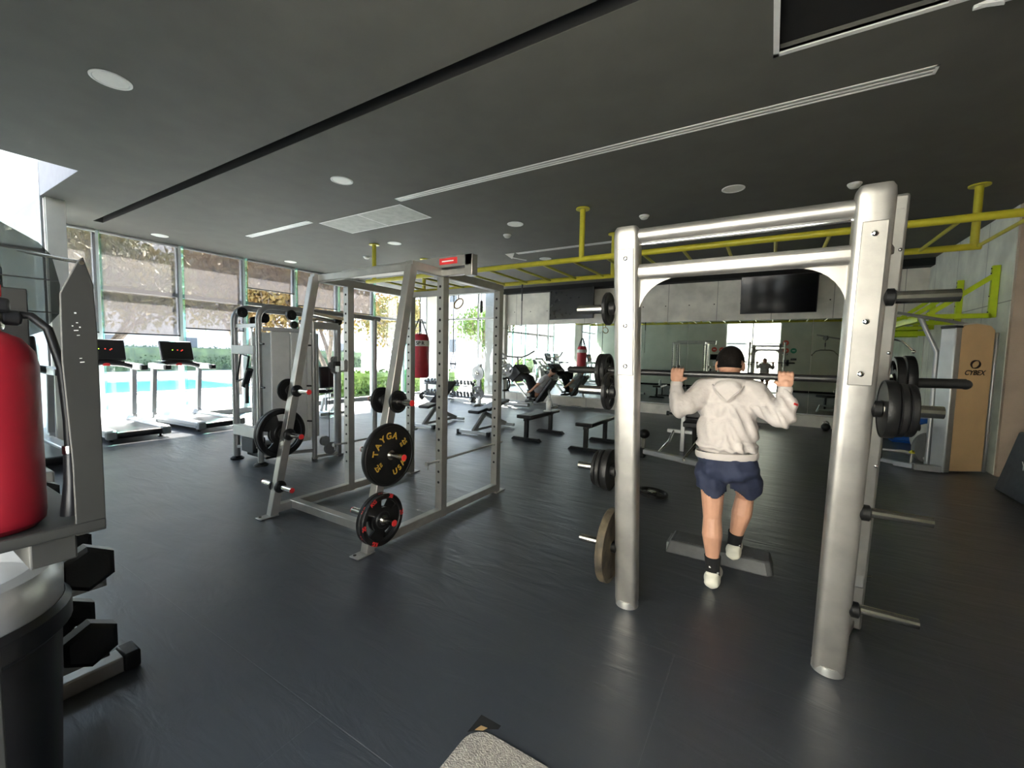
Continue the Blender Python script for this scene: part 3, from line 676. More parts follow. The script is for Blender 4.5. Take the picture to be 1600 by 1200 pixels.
# face details
f = hc
for sx_ in (-.028, .028):
    e_ = MB().sph(f + Vector((sx_, .083, .003)), .0115).build('eye', 'white', P, world=True)
    MB().sph(f + Vector((sx_, .091, .002)), .0055).build('pupil', 'hair', e_, world=True)
# short dark hair cap: head shell cut along the hairline
def hair_cap(parent):
    mb = MB(); mb.sph((0, 0, 0), 1.0, n=48)
    bm = mb.bm
    dl = [v for v in bm.verts if (v.co.z < -.42 + max(0, v.co.y) * 1.15) or (v.co.y > .45 and v.co.z < .5) or (abs(v.co.x) > .86 and v.co.z < .05)]
    bmesh.ops.delete(bm, geom=dl, context='VERTS')
    for v in bm.verts: v.co = Vector((v.co.x * .0835, v.co.y * .101, v.co.z * .109))
    m = Matrix.Translation(hc + Vector((0, -.002, .003))) @ Euler((-.15, 0, 0)).to_matrix().to_4x4(); mb._xf(bm.verts, m)
    o = mb.build('hair', 'hair', parent, world=True)
    s = o.modifiers.new('thick', 'SOLIDIFY'); s.thickness = .008; s.offset = -.3
hair_cap(P)
# hooded top
hood = [('e', (-.225, 3.10, 1.25), (.195, .125, .16)), ('e', (-.222, 3.095, 1.09), (.188, .128, .17)), ('e', (-.22, 3.095, .985), (.190, .130, .070)),
        ('c', (-.225, 3.09, 1.375), (-.375, 3.07, 1.35), .068, .072), ('c', (-.225, 3.09, 1.375), (-.07, 3.07, 1.35), .068, .072),
        ('chain', [((-.375, 3.07, 1.335), .080), ((-.43, 3.01, 1.27), .074), ((-.495, 2.955, 1.225), .068), ((-.52, 2.955, 1.29), .056), ((-.53, 2.968, 1.36), .040)]),
        ('chain', [((-.07, 3.07, 1.335), .080), ((-.005, 3.01, 1.26), .074), ((.075, 2.955, 1.215), .068), ((.088, 2.955, 1.29), .056), ((.08, 2.968, 1.36), .040)]),
        ('e', (-.225, 3.05, 1.40), (.10, .07, .058)), ('e', (-.225, 2.985, 1.365), (.085, .035, .055)), ('e', (-.225, 2.972, 1.325), (.045, .022, .045)),
        ('chain', [((-.33, 3.05, 1.40), .028), ((-.30, 3.15, 1.40), .028), ((-.225, 3.19, 1.375), .028), ((-.15, 3.15, 1.40), .028), ((-.12, 3.05, 1.40), .028)])]
ho = blob('hooded_top', hood, 'hoodie', P, voxel=.0085, smooth=4)
for v in ho.data.vertices:       # cloth folds: diagonal pull lines and hem gathers
    c = v.co; x, z = c.x, c.z
    d = math.sin((abs(x) * 1.6 + z) * 62 + 2 * math.sin(z * 9)) * .0035 * max(0, min(1, (abs(x + .22) - .10) * 6)) + math.sin(z * 150 + x * 8) * .003 * max(0, 1 - abs(z - .95) * 9) + math.sin(x * 75 + z * 14) * .0028 * (1 if .98 < z < 1.33 else 0)
    v.co = c + v.normal * (d * (1.9 if z < 1.27 or abs(x + .0) > .2 else .3) + .0035 * math.sin(x * 34 + math.sin(z * 16) * 1.5) * (1 if z < 1.27 else .1))
MB().path([(-.22 + .183 * math.cos(a), 3.095 + .122 * math.sin(a), .925 + .012 * math.cos(a)) for a in [2 * PI * k / 40 for k in range(40)]], .011, n=10, closed=True, flat=(.6, 2.1)).build('hem_band', 'hoodie', ho, world=False).parent = P
for o_ in P.children:
    if o_.name.startswith('hem_band'): o_.data.transform(P.matrix_basis.inverted())
for x in (-.53, .08):
    MB().lathe([(.036, -.022), (.039, 0), (.036, .022)], (x, 2.971, 1.375), 'Z').build('cuff', 'hoodie', P, world=True)
MB().path([(-.315, 3.0, 1.385), (-.29, 2.955, 1.35), (-.225, 2.940, 1.288), (-.16, 2.955, 1.35), (-.135, 3.0, 1.385)], .0055, n=8).build('hood_seam', 'hoodie', P, world=True)
MB().box((.135, 2.915, 1.30), (.03, .004, .012), (0, .3, .9)).build('sleeve_logo', 'redmark', P, world=True)
# shorts
sh = [('e', (-.21, 3.10, .885), (.185, .13, .085)), ('e', (-.208, 3.10, .83), (.19, .135, .09)),
      ('c', (-.305, 3.10, .80), (-.30, 3.10, .68), .100, .098), ('c', (-.115, 3.12, .81), (-.095, 3.17, .715), .100, .096),
      ('e', (-.208, 3.02, .83), (.14, .06, .07))]
so_ = blob('shorts', sh, 'shorts', P, voxel=.008, smooth=3)
for v in so_.data.vertices:
    c = v.co; v.co = c + v.normal * (math.sin(c.x * 70 + c.z * 25) * .005 + math.sin(c.z * 60 - c.x * 30) * .004)
bm_ = bmesh.new(); bm_.from_mesh(so_.data); bmesh.ops.delete(bm_, geom=[v for v in bm_.verts if v.co.z < .635 + .03 * math.sin(v.co.x * 30) + (.025 if v.co.x > -.2 else 0)], context='VERTS'); bm_.to_mesh(so_.data); bm_.free()
m_ = so_.modifiers.new('t', 'SOLIDIFY'); m_.thickness = .004
# socks and shoes
for k, (ax, ay, az, cx, cy, cz, lean) in enumerate(((-.262, 3.10, .10, -.267, 3.093, .22, 0), (-.158, 3.40, .205, -.148, 3.378, .31, 0))):
    sk = MB().path([(ax, ay, az - .03), (ax, ay, az), ((ax + cx) / 2, (ay + cy) / 2, (az + cz) / 2), (cx, cy, cz)], [.047, .045, .046, .052], n=20).build('sock', 'sock', P, world=True)
    lg = MB().box((ax - .012, ay - .046, az + .055), (.016, .004, .010)).box((ax + .035, ay - .032, az + .02), (.012, .006, .010), (0, 0, .8)).build('sock_logo', 'white', sk, world=True)
    z0 = .0 if k == 0 else .104
    sy = ay - 3.10
    shp = [('e', (ax, 3.095 + sy, z0 + .062), (.047, .05, .052)), ('e', (ax, 3.14 + sy, z0 + .06), (.046, .07, .045)), ('e', (ax, 3.24 + sy, z0 + .045), (.048, .085, .036)), ('c', (ax, 3.075 + sy, z0 + .032), (ax, 3.27 + sy, z0 + .028), .032, .028),
           ('e', (ax, 3.055 + sy, z0 + .045), (.042, .022, .030)), ('e', (ax, 3.075 + sy, z0 + .10), (.038, .03, .02))]
    shp = [(q_[0], q_[1], tuple(v * 1.12 for v in q_[2])) if q_[0] == 'e' else q_ for q_ in shp]
    shoe = blob('shoe', shp, 'shoe', P, voxel=.006, smooth=2)
    so2 = MB()
    pts = [(.047 * math.cos(a), (.13 if math.sin(a) > 0 else .085) * math.sin(a)) for a in [2 * PI * i / 28 for i in range(28)]]
    so2.prism(pts, (ax, 3.165 + sy, z0 + .001), (1, 0, 0), (0, 1.15, 0), (0, 0, .03)).build('sole', 'shoe', P, bevel=.006, world=True)

# step platform under the front foot
r = thing('aerobic_step', 'low dark grey step platform under the lifter\'s front foot', 'step platform', (-.27, 3.60, 0))
mb = MB(); st = [(-.37, -.145), (.33, -.145), (.37, -.11), (.37, .11), (.33, .145), (-.37, .145)]
A = [mb.bm.verts.new((x, y, 0.0)) for x, y in st]; B = [mb.bm.verts.new((x * .93, y * .80, .098)) for x, y in st]
mb.bm.faces.new(A[::-1]); mb.bm.faces.new(B)
for i in range(6): mb.bm.faces.new((A[i], A[(i + 1) % 6], B[(i + 1) % 6], B[i]))
mb.build('platform', 'step', r, bevel=.012, seg=3)
MB().b2((-.31, -.095, .0975), (.24, .095, .1015)).build('top_mat', 'step', r, bevel=.002)
MB().b2((-.372, -.10, .005), (-.352, .10, .07)).build('end_cap', 'greyvinyl', r, bevel=.003)

# ================================================================== OVERHEAD YELLOW RIG
r = thing('monkey_bars', 'yellow overhead ladder rig hung from the ceiling on flanged posts', 'monkey bars', (-2.5, 6.68, 2.985))
for Y, xa, xb in ((5.95, -7.2, 2.62), (7.4, -7.2, 2.09)):
    MB().tube((xa, Y, 2.985), (xb, Y, 2.985), .040).build('rail', 'yellow', r, world=True)
    for X in (-6.98, -2.48, 2.03):
        MB().tube((X, Y, 2.98), (X, Y, H), .040).lathe([(.10, H - .02), (.10, H - .004)], (X, Y, 0)).build('hanger_post', 'yellow', r, world=True)
for k in range(19):
    X = 2.06 - k * .523
    if X < -7.3: break
    MB().tube((X, 5.95, 2.985), (X, 7.4, 2.985), .020, n=14).build('rung', 'yellow', r, world=True)
MB().lathe([(.30, -.02), (.30, .02), (.26, .02), (.26, -.02)], (-7.0, 7.3, 2.93)).b2((-7.3, 7.27, 2.92), (-6.7, 7.33, 2.94)).build('bag_hanger', 'yellow', r, world=True)

# punching bag
r = thing('punching_bag', 'red punching bag with a white band hanging from the yellow rig', 'punching bag', (-7.0, 7.3, .97))
MB().lathe([(.17, 0), (.20, .02), (.21, .06), (.208, .5), (.212, .80), (.20, .93), (.17, 1.0), (.10, 1.02)], n=40).build('bag_body', 'bagred', r)
bn = MB().lathe([(.2135, .73), (.2155, .73), (.2155, .865), (.2135, .865)], n=40).build('band', 'white', r)
MB().text('SP', .11, Matrix.Translation((.12, -.187, .797)) @ Matrix.Rotation(.57, 4, 'Z') @ Matrix.Rotation(PI / 2, 4, 'X'), .001, bold=True).text('R', .11, Matrix.Translation((.195, -.11, .797)) @ Matrix.Rotation(1.05, 4, 'Z') @ Matrix.Rotation(PI / 2, 4, 'X'), .001, bold=True).build('band_lettering', 'plastic', bn, smooth=False)
for a in (.6, 2.2, 3.8, 5.4):
    x, y = math.cos(a), math.sin(a)
    MB().path([(x * .17, y * .17, .98), (x * .12, y * .12, 1.12), (x * .03, y * .03, 1.36)], .012, n=8, flat=(1.6, .6)).build('strap', 'plastic', r)
ch = MB()
for i in range(9): ch.path([(math.cos(t) * .012 * (i % 2), math.cos(t) * .012 * ((i + 1) % 2), 1.38 + i * .065 + .035 + math.sin(t) * .04) for t in [2 * PI * k / 10 for k in range(10)]], .006, n=6, closed=True)
ch.build('chain', 'darksteel', r)

# gymnastic rings and straps
def hang(name, label, cat, x, y, build, group=None):
    r = thing(name, label, cat, (x, y, 2.98), 0, group); build(r); return r
def ring_b(r):
    MB().path([(0, 0, .03), (0, 0, -.22)], .016, n=8, flat=(1, .25)).build('strap', 'plastic', r)
    MB().path([(.115 * math.cos(t), .115 * math.sin(t) * .5, -.33 + .115 * math.sin(t)) for t in [2 * PI * k / 24 for k in range(24)]], .016, n=10, closed=True).build('ring', 'wood', r)
hang('gymnastic_ring', 'single gymnastic ring on a short strap seen through the power rack', 'gym ring', -5.95, 7.4, ring_b)
def trx(r):
    MB().path([(0, 0, .03), (0, 0, -.8), (0, 0, -1.42)], .013, n=8, flat=(1, .35)).build('strap', 'plastic', r)
    MB().path([(0, 0, -1.42), (.07, 0, -1.62), (-.07, 0, -1.62)], .008, n=6, closed=True).tube((-.08, 0, -1.66), (.08, 0, -1.66), .017).path([(-.075, 0, -1.62), (-.05, 0, -1.76), (.05, 0, -1.76), (.075, 0, -1.62)], .009, n=6).build('handle', 'plastic', r)
hang('suspension_strap', 'long black suspension strap with a stirrup handle beside the gym ring', 'suspension strap', -6.07, 7.38, trx)
def rope(r):
    MB().path([(0, 0, .05), (0, 0, -.35)], .016, n=8, flat=(1, .5)).build('strap', 'plastic', r)
    MB().path([(0, 0, -.35), (.005, 0, -1.24)], .008, n=8).build('cord', 'plastic', r)
hang('dangling_rope', 'thin black cord hanging from the yellow rig before the left television', 'cord', -4.32, 7.38, rope)
def hook(r):
    MB().path([(-.02, 0, .03), (0, 0, -.12), (.06, 0, -.25), (.05, 0, -.36), (.14, 0, -.45), (.20, 0, -.38)], .010, n=8).build('bent_hook', 'greyframe', r)
hang('hanging_hook', 'bent grey hook hanging just left of the gym ring', 'hook', -6.35, 7.3, hook)
def pend(r): MB().path([(0, 0, -.02), (0, 0, -.30)], .006, n=6).lathe([(.02, -.55), (.03, -.5), (.03, -.32), (.015, -.29)], n=14).build('pendant', 'plastic', r)
hang('hanging_grip', 'small dark cylinder grip hanging right of the gym ring', 'grip', -5.33, 7.4, pend)

# ================================================================== TREADMILLS
def make_treadmill():
    r = thing('treadmill', '', 'treadmill', (0, 0, 0), 0, 'treadmills facing the windows')
    MB().b2((-1.95, -.40, .07), (-.02, .40, .15)).build('deck_frame', 'alu', r, bevel=.02)
    MB().b2((-1.45, -.27, .15), (-.03, .27, .172)).build('running_belt', 'plastic', r, bevel=.004)
    for s in (-1, 1): MB().b2((-1.50, s * .28, .12), (.0, s * .42, .20)).build('side_rail', 'alu', r, bevel=.012)
    MB().tube((-.01, -.29, .12), (-.01, .29, .12), .055).build('rear_roller', 'plastic', r)
    for s in (-1, 1): MB().b2((-.08, s * .29, .06), (.05, s * .42, .19)).build('end_cap', 'greyvinyl', r, bevel=.02)
    MB().prism([(-1.95, .06), (-1.95, .24), (-1.86, .30), (-1.55, .24), (-1.45, .16), (-1.45, .06)], (0, -.42, 0), (1, 0, 0), (0, 0, 1), (0, .84, 0)).build('motor_cover', 'white', r, bevel=.02)
    for s in (-1, 1):
        MB().beam((-1.60, s * .40, .15), (-1.50, s * .40, 1.16), .085, .095, up=(1, 0, 0)).b2((-1.68, s * .40 - .04, .15), (-1.52, s * .40 + .04, .26)).build('upright', 'alu', r, bevel=.015)
        h = MB().prism([(-1.62, 1.14), (-1.62, 1.24), (-1.2, 1.23), (-1.02, 1.2), (-1.0, 1.15), (-1.05, 1.12), (-1.4, 1.12)], (0, s * .40 - .05, 0), (1, 0, 0), (0, 0, 1), (0, .10, 0)).build('handrail', 'offwhite', r, bevel=.015)
        MB().b2((-1.05, s * .40 - .051, 1.122), (-.96, s * .40 + .051, 1.213)).build('grip_end', 'plastic', h, bevel=.014)
    for s in (-1, 1):
        MB().tube((-.16, s * .33, 0), (-.16, s * .33, .08), .018).tube((-.16, s * .33, 0), (-.16, s * .33, .012), .04).build('foot', 'plastic', r)
    MB().path([(-1.45, -.40, 1.17), (-1.48, -.25, 1.22), (-1.5, 0, 1.25), (-1.48, .25, 1.22), (-1.45, .40, 1.17)], .05, n=12, flat=(1.6, 1.1)).build('control_bar', 'plastic', r)
    c = MB().box((-1.52, 0, 1.48), (.07, .58, .40), (0, -.28, 0)).build('console', 'plastic', r, bevel=.03, seg=3)
    MB().box((-1.49, 0, 1.468), (.008, .46, .22), (0, -.28, 0)).build('display', 'screen', c, smooth=False)
    rd = MB(); gr = MB()
    random.seed(3)
    for i in range(14):
        y = -.15 + i * .022; (rd if i % 3 else gr).box((-1.487 + random.uniform(-.001, .001), y, 1.445 + (i % 4) * .018), (.006, .014, .012), (0, -.28, 0))
    rd.build('red_readout', 'ledred', c, smooth=False); gr.build('green_readout', 'ledgreen', c, smooth=False)
    MB().b2((-1.47, -.05, 1.19), (-1.42, .05, 1.25)).build('stop_button', 'redmark', r, bevel=.01)
    for s in (-1, 1): MB().beam((-1.52, s * .18, 1.32), (-1.50, s * .25, 1.22), .05, .04).build('console_arm', 'greyframe', r)
    return r
t1 = make_treadmill(); t1.location = (-8.88, 2.70, 0); t1['label'] = 'nearer of the two treadmills facing the windows, partly behind the grey sheet-metal panel'
t1['label'] = 'treadmill half hidden behind the grey metal panel at the left'
dup(t1, (-8.88, 3.93, 0), (0, 0, math.radians(5)), 'farther treadmill fully in view before the windows')
dup(t1, (-7.46, 1.32, 0), None, 'treadmill of which only the deck corner shows beside the extinguisher')

# ================================================================== CABLE MACHINE
r = thing('cable_machine', 'silver multi-station cable machine with arched tubes and white weight shrouds', 'cable machine', (-5.9, 3.6, 0))
for X, y1 in ((-6.36, 4.7), (-5.74, 5.0)):
    MB().path([(X, 3.0, .03), (X, 3.0, 1.94)] + arc((X, 3.18, 1.94), .18, 170, 90, 6, 'YZ') + [(X, 4.2, 2.12), (X, y1, 2.10)], .043 if X < -6 else .036, n=16).build('arch_tube', 'greyframe', r, world=True)
    MB().lathe([(.085, 0), (.085, .02), (.05, .045)], (X, 3.0, 0)).build('foot', 'rubber', r, world=True)
    MB().tube((X, y1 - .1, 0), (X, y1 - .1, 2.1), .04).build('rear_post', 'greyframe', r, world=True)
MB().tube((-5.50, 3.62, .03), (-5.50, 3.62, 1.95), .033).build('guide_post', 'greyframe', r, world=True)
MB().b2((-5.44, 3.92, .03), (-5.38, 3.98, 1.92)).build('column', 'greyframe', r, bevel=.008, world=True)
MB().beam((-5.50, 3.62, 1.90), (-5.41, 3.95, 1.90), .06, .10).build('column_link', 'greyframe', r, bevel=.008, world=True)
MB().b2((-6.34, 3.0, 1.84), (-5.76, 3.06, 1.89)).beam((-5.74, 3.05, 1.82), (-5.50, 3.62, 1.82), .05).build('upper_tie', 'greyframe', r, bevel=.006, world=True)
MB().b2((-6.36, 2.95, 1.48), (-5.78, 3.05, 1.60)).build('upper_plate', 'offwhite', r, bevel=.01, world=True)
MB().b2((-6.36, 2.95, .36), (-5.78, 3.05, .50)).build('lower_plate', 'offwhite', r, bevel=.01, world=True)
for a, b in (((-5.765, 3.16), (-5.735, 3.42)), ((-5.765, 3.44), (-5.735, 3.66)), ((-5.765, 3.68), (-5.735, 3.86))):
    MB().b2((a[0], a[1], .27), (b[0], b[1], 1.80)).build('shroud_panel', 'white', r, bevel=.01, world=True)
MB().b2((-6.40, 3.25, .27), (-6.37, 3.9, 1.80)).b2((-6.1, 3.35, .2), (-5.85, 3.8, 1.78)).build('weight_stack_box', 'white', r, bevel=.01, world=True)
for x in (-6.15, -6.02): MB().tube((x, 3.12, .1), (x, 3.12, 1.85), .014).build('guide_rod', 'chrome', r, world=True)
for x, y, z, rr in ((-6.25, 3.05, 2.05, .07), (-6.05, 3.1, 1.93, .06), (-5.98, 3.2, 1.98, .07), (-5.7, 3.42, 2.03, .07), (-5.69, 3.62, 1.93, .065), (-5.70, 3.46, 1.90, .05), (-5.55, 4.05, 1.99, .06)):
    MB().tube((x - .02, y, z), (x + .02, y, z), rr, n=24).tube((x - .03, y, z), (x + .03, y, z), .02, n=12).build('pulley', 'plastic', r, world=True)
MB().beam((-5.60, 3.65, 2.08), (-5.5, 4.1, 2.02), .08, .04).path([(-5.66, 3.5, 1.95), (-5.6, 3.75, 2.0), (-5.56, 4.0, 1.98)], .02).build('pulley_arm', 'steel', r, world=True)
g = MB().path([(-6.32, 3.0, 1.1), (-6.05, 2.98, 1.16), (-5.95, 2.98, 1.45), (-6.2, 3.0, 1.48), (-6.32, 3.0, 1.12)], .013).tube((-6.05, 2.97, 1.05), (-5.92, 2.97, 1.28), .045).tube((-6.0, 2.97, .82), (-5.99, 2.97, 1.08), .022).build('cable_grips', 'plastic', r, world=True)
for x, y, z in ((-5.42, 3.90, 1.42), (-5.42, 3.86, 1.34), (-5.42, 3.90, 1.27)): MB().tube((x - .03, y, z), (x + .03, y, z), .052).build('carriage_wheel', 'greyvinyl', r, world=True)
MB().b2((-5.44, 3.86, 1.30), (-5.36, 3.99, 1.40)).build('carriage', 'darksteel', r, bevel=.01, world=True)
MB().path([(-5.45, 3.83, 1.36), (-5.45, 3.82, .15)], .005, n=6).build('cable', 'plastic', r, world=True)
MB().tube((-5.42, 3.80, .14), (-5.38, 3.80, .14), .09, n=24).tube((-5.43, 3.72, .26), (-5.39, 3.72, .26), .07, n=24).build('lower_pulley_guard', 'greyvinyl', r, world=True)
MB().b2((-6.3, 3.1, .05), (-5.8, 3.3, .25)).b2((-6.2, 2.98, .14), (-5.9, 3.15, .34)).build('weight_plates_block', 'plastic', r, bevel=.01, world=True)
MB().beam((-6.36, 3.0, .18), (-5.74, 3.06, .24), .04).beam((-5.74, 3.03, .13), (-5.50, 3.6, .13), .045).b2((-5.53, 3.59, 0), (-5.47, 3.65, .03)).beam((-5.5, 3.6, .04), (-5.4, 3.97, .04), .04).b2((-5.46, 3.9, 0), (-5.36, 4.0, .035)).build('base_tube', 'greyframe', r, bevel=.006, world=True)
for z in (.55, 1.05, 1.62):
    MB().tube((-5.70, 3.0, z), (-5.62, 3.0, z), .012).build('peg', 'plastic', r, world=True)
    MB().tube((-5.50, 3.60, z), (-5.57, 3.56, z), .012).build('peg', 'plastic', r, world=True)

# seated machine behind the cable machine
r = thing('recumbent_bike', 'recumbent exercise bike with a black seat back, seen through the cable machine', 'exercise bike', (-9.35, 6.35, 0))
MB().box((-9.0, 6.25, .92), (.10, .42, .52), (0, -.15, 0)).build('seat_back', 'vinyl', r, bevel=.05, seg=3, world=True)
MB().box((-9.22, 6.25, .58), (.42, .40, .09)).build('seat_pad', 'vinyl', r, bevel=.03, world=True)
MB().beam((-10.2, 6.3, .28), (-8.85, 6.3, .50), .09).beam((-9.1, 6.3, .10), (-9.0, 6.25, .9), .05).beam((-9.3, 6.3, .05), (-9.15, 6.3, .5), .06).build('frame', 'alu', r, bevel=.01, world=True)
MB().b2((-8.95, 6.0, .02), (-8.87, 6.65, .09)).b2((-10.2, 6.0, .02), (-10.12, 6.65, .09)).beam((-10.15, 6.3, .05), (-8.9, 6.3, .05), .07).build('base', 'alu', r, bevel=.01, world=True)
MB().tube((-9.95, 6.2, .42), (-9.95, 6.42, .42), .26, n=28).build('flywheel_cover', 'greyvinyl', r, bevel=.02, world=True)
for s in (-1, 1):
    MB().path([(-9.2, 6.3 + s * .1, .52), (-9.2, 6.3 + s * .28, .58), (-9.35, 6.3 + s * .28, .72)], .015).build('hand_grip', 'plastic', r, world=True)
MB().beam((-9.95, 6.3, .5), (-9.85, 6.3, 1.15), .05).build('console_post', 'alu', r, bevel=.008, world=True)
MB().box((-9.83, 6.3, 1.22), (.05, .34, .26), (0, -.4, 0)).build('console', 'plastic', r, bevel=.02, world=True)

# ================================================================== BENCHES
def flat_bench(label, loc, L):
    r = thing('flat_bench', label, 'bench', loc, 0, 'flat benches')
    MB().b2((-.15, 0, .41), (.15, L, .475)).build('pad', 'vinyl', r, bevel=.018, seg=3)
    MB().b2((-.03, .05, .36), (.03, L - .05, .41)).build('spine', 'darksteel', r, bevel=.005)
    for y in (.12, L - .12):
        l = MB().b2((-.035, y - .035, .05), (.035, y + .035, .38)).build('leg', 'darksteel', r, bevel=.006)
        MB().prism([(-.31, .0), (-.25, .055), (.25, .055), (.31, .0)], (0, y - .04, .005), (1, 0, 0), (0, 0, 1), (0, .08, 0)).build('foot_bar', 'plastic', l, bevel=.008)
    return r
flat_bench('black flat bench just left of the smith machine post', (-2.52, 6.36, 0), 1.18)
flat_bench('black flat bench with the white bottle on its far end', (-3.72, 6.50, 0), 1.22)
r = thing('water_bottle', 'white bottle standing on the far end of the flat bench', 'bottle', (-3.66, 7.38, .475))
MB().lathe([(.045, 0), (.05, .01), (.05, .17), (.035, .20)]).build('bottle_body', 'white', r); MB().lathe([(.032, .20), (.034, .205), (.034, .235), (.02, .24)]).build('cap', 'offwhite', r)
r = thing('folded_towel', 'small folded white towel lying beside the bottle on the flat bench', 'towel', (-3.62, 7.25, .475))
MB().box((0, 0, .012), (.14, .10, .022), (0, 0, .3)).build('towel_body', 'white', r, bevel=.008, seg=3)
def adj_bench(label, loc, rz, back, wide):
    r = thing('adjustable_bench', label, 'bench', loc, rz, 'adjustable benches')
    MB().b2((-wide, -.03, .02), (wide, .04, .08)).build('front_foot', 'alu', r, bevel=.008)
    for s in (-1, 1): MB().b2((s * wide - .03, -.035, 0), (s * wide + .03, .045, .085)).build('foot_cap', 'plastic', r, bevel=.008)
    MB().b2((-.22, 1.22, .02), (.22, 1.28, .08)).build('rear_foot', 'alu', r, bevel=.008)
    MB().beam((0, 0, .06), (0, .45, .40), .06, .08).beam((0, 1.25, .06), (0, .38, .38), .06, .08).beam((0, .1, .09), (0, 1.2, .07), .05).build('frame', 'greyframe', r, bevel=.006)
    MB().box((0, .16, .455), (.26, .34, .06), (.12, 0, 0)).build('seat_pad', 'vinyl', r, bevel=.02, seg=3)
    a = math.radians(back); y0, z0 = .38, .45
    MB().box((0, y0 + .40 * math.cos(a), z0 + .40 * math.sin(a)), (.28, .82, .06), (a, 0, 0)).build('back_pad', 'vinyl', r, bevel=.02, seg=3)
    MB().beam((0, .85, .12), (0, y0 + .45 * math.cos(a), z0 + .42 * math.sin(a)), .04).build('back_support', 'greyframe', r, bevel=.005)
    return r
adj_bench('adjustable bench seen through the rack, backrest raised high', (-6.05, 6.42, 0), .12, 34, .25)
adj_bench('adjustable bench at the right edge of the rack, backrest nearly flat', (-4.80, 6.46, 0), .05, 9, .34)

# ================================================================== DUMBBELLS, RACKS, PLATE TREE, BARBELLS
def hex_dumbbell(R, L, name='dumbbell', m='rubber'):
    r = thing(name, '', 'dumbbell', (0, 0, 0))
    for s in (-1, 1):
        mb = MB(); rings = []
        for x, k in ((L * .30, .82), (L * .33, 1), (L * .47, 1), (L * .5, .80)):
            rings.append([mb.bm.verts.new((s * x, R * k * math.cos(PI / 3 * i), R * k * math.sin(PI / 3 * i))) for i in range(6)])
        for A, B in zip(rings, rings[1:]):
            for i in range(6): mb.bm.faces.new((A[i], A[(i + 1) % 6], B[(i + 1) % 6], B[i]))
        mb.bm.faces.new(rings[0]); mb.bm.faces.new(rings[-1])
        mb.build('hex_head', m, r, angle=20)
    MB().path([(-L * .31, 0, 0), (-L * .15, 0, 0), (0, 0, 0), (L * .15, 0, 0), (L * .31, 0, 0)], [R * .17, R * .2, R * .24, R * .2, R * .17], n=14).build('handle', 'chrome', r)
    return r
db = hex_dumbbell(.055, .26, m='darksteel'); db['group'] = 'dumbbells on the small racks by the far glazing'
db['label'] = 'small hex dumbbell on the tiered racks before the far glazing'
first = True
for rx, rl in ((-8.78, 'two-tier dumbbell rack before the far glazing, right one'), (-9.95, 'two-tier dumbbell rack before the far glazing, left one')):
    r = thing('dumbbell_rack', rl, 'dumbbell rack', (rx, 11.2, 0), 0, 'dumbbell racks at the far glazing')
    for s in (-1, 1):
        MB().b2((s * .44 - .025, -.2, 0), (s * .44 + .025, .2, .03)).b2((s * .44 - .025, -.03, 0), (s * .44 + .025, .03, .60)).build('side_post', 'plastic', r, bevel=.004)
    for z in (.14, .52): MB().box((0, 0, z), (.9, .34, .03), (.25, 0, 0)).build('shelf', 'plastic', r, bevel=.004)
    for z in (.14, .52):
        for row in (-.09, .08):
            for k in range(6):
                dl_ = 'small dumbbell, %s from the left in the %s row, %s tier, %s rack' % (['first', 'second', 'third', 'fourth', 'fifth', 'last'][k], 'front' if row < 0 else 'back', 'lower' if z < .3 else 'upper', 'right' if rx > -9 else 'left')
                loc = (rx - .36 + k * .145, 11.2 + row, z + .075 + row * .25); ro = (random.uniform(0, 1), .0, PI / 2 + random.uniform(-.15, .15)); sc_ = random.uniform(.72, .92)
                if first: db.location, db.rotation_euler, db.scale = loc, ro, (sc_,) * 3; first = False; db['label'] = dl_
                else: dup(db, loc, ro, dl_, None, (sc_,) * 3)
# barbell on the floor in front of the racks
r = thing('barbell', 'long barbell lying low across the floor before the dumbbell racks', 'barbell', (-8.9, 10.5, .12), math.radians(1))
MB().tube((-1.0, 0, 0), (1.0, 0, 0), .018).build('shaft', 'steel', r)
for s in (-1, 1): MB().tube((s * .95, 0, 0), (s * 1.35, 0, 0), .028).tube((s * .93, 0, 0), (s * .96, 0, 0), .045).build('sleeve', 'steel', r)
r2_ = make_plate('bumper', .12, .05, 'dark plate on the left end of the low barbell by the dumbbell racks', 'plates by the dumbbell racks'); r2_.location = (-9.95, 10.48, .12); r2_.rotation_euler = (0, 0, math.radians(1))
dup(r2_, (-7.82, 10.52, .12), None, 'dark plate on the right end of the low barbell by the dumbbell racks')
# upright plate tree
r = thing('plate_tree', 'grey plate tree standing at the right end of the far glazing', 'plate tree', (-7.42, 10.28, 0))
MB().b2((-.04, -.04, 0), (.04, .04, 1.25)).b2((-.3, -.04, 0), (.3, .04, .06)).b2((-.04, -.3, 0), (.04, .3, .06)).build('post', 'greyframe', r, bevel=.006)
for z in (.98, .40): MB().tube((0, -.03, z), (0, -.22, z), .024).build('peg', 'steel', r)
def ypl(src, loc, label): d_ = dup(src, loc, (0, 0, -PI / 2), label, 'plates on the plate tree'); return d_
pt = make_plate('bumper', .215, .05, 'grey plate on the upper peg of the plate tree', 'plates on the plate tree'); pt.location = (-7.42, 10.18, .98); pt.rotation_euler = (0, 0, -PI / 2)
for c_ in pt.children:
    if c_.name.startswith('plate_body'): c_.data.materials[0] = M['greyframe']
pt2 = make_plate('grip', .215, .04, 'grip plate on the lower peg of the plate tree', 'plates on the plate tree', marks=False); pt2.location = (-7.42, 10.19, .40); pt2.rotation_euler = (0, .4, -PI / 2)
for c_ in pt2.children:
    if c_.name.startswith('plate_body'): c_.data.materials[0] = M['greyframe']

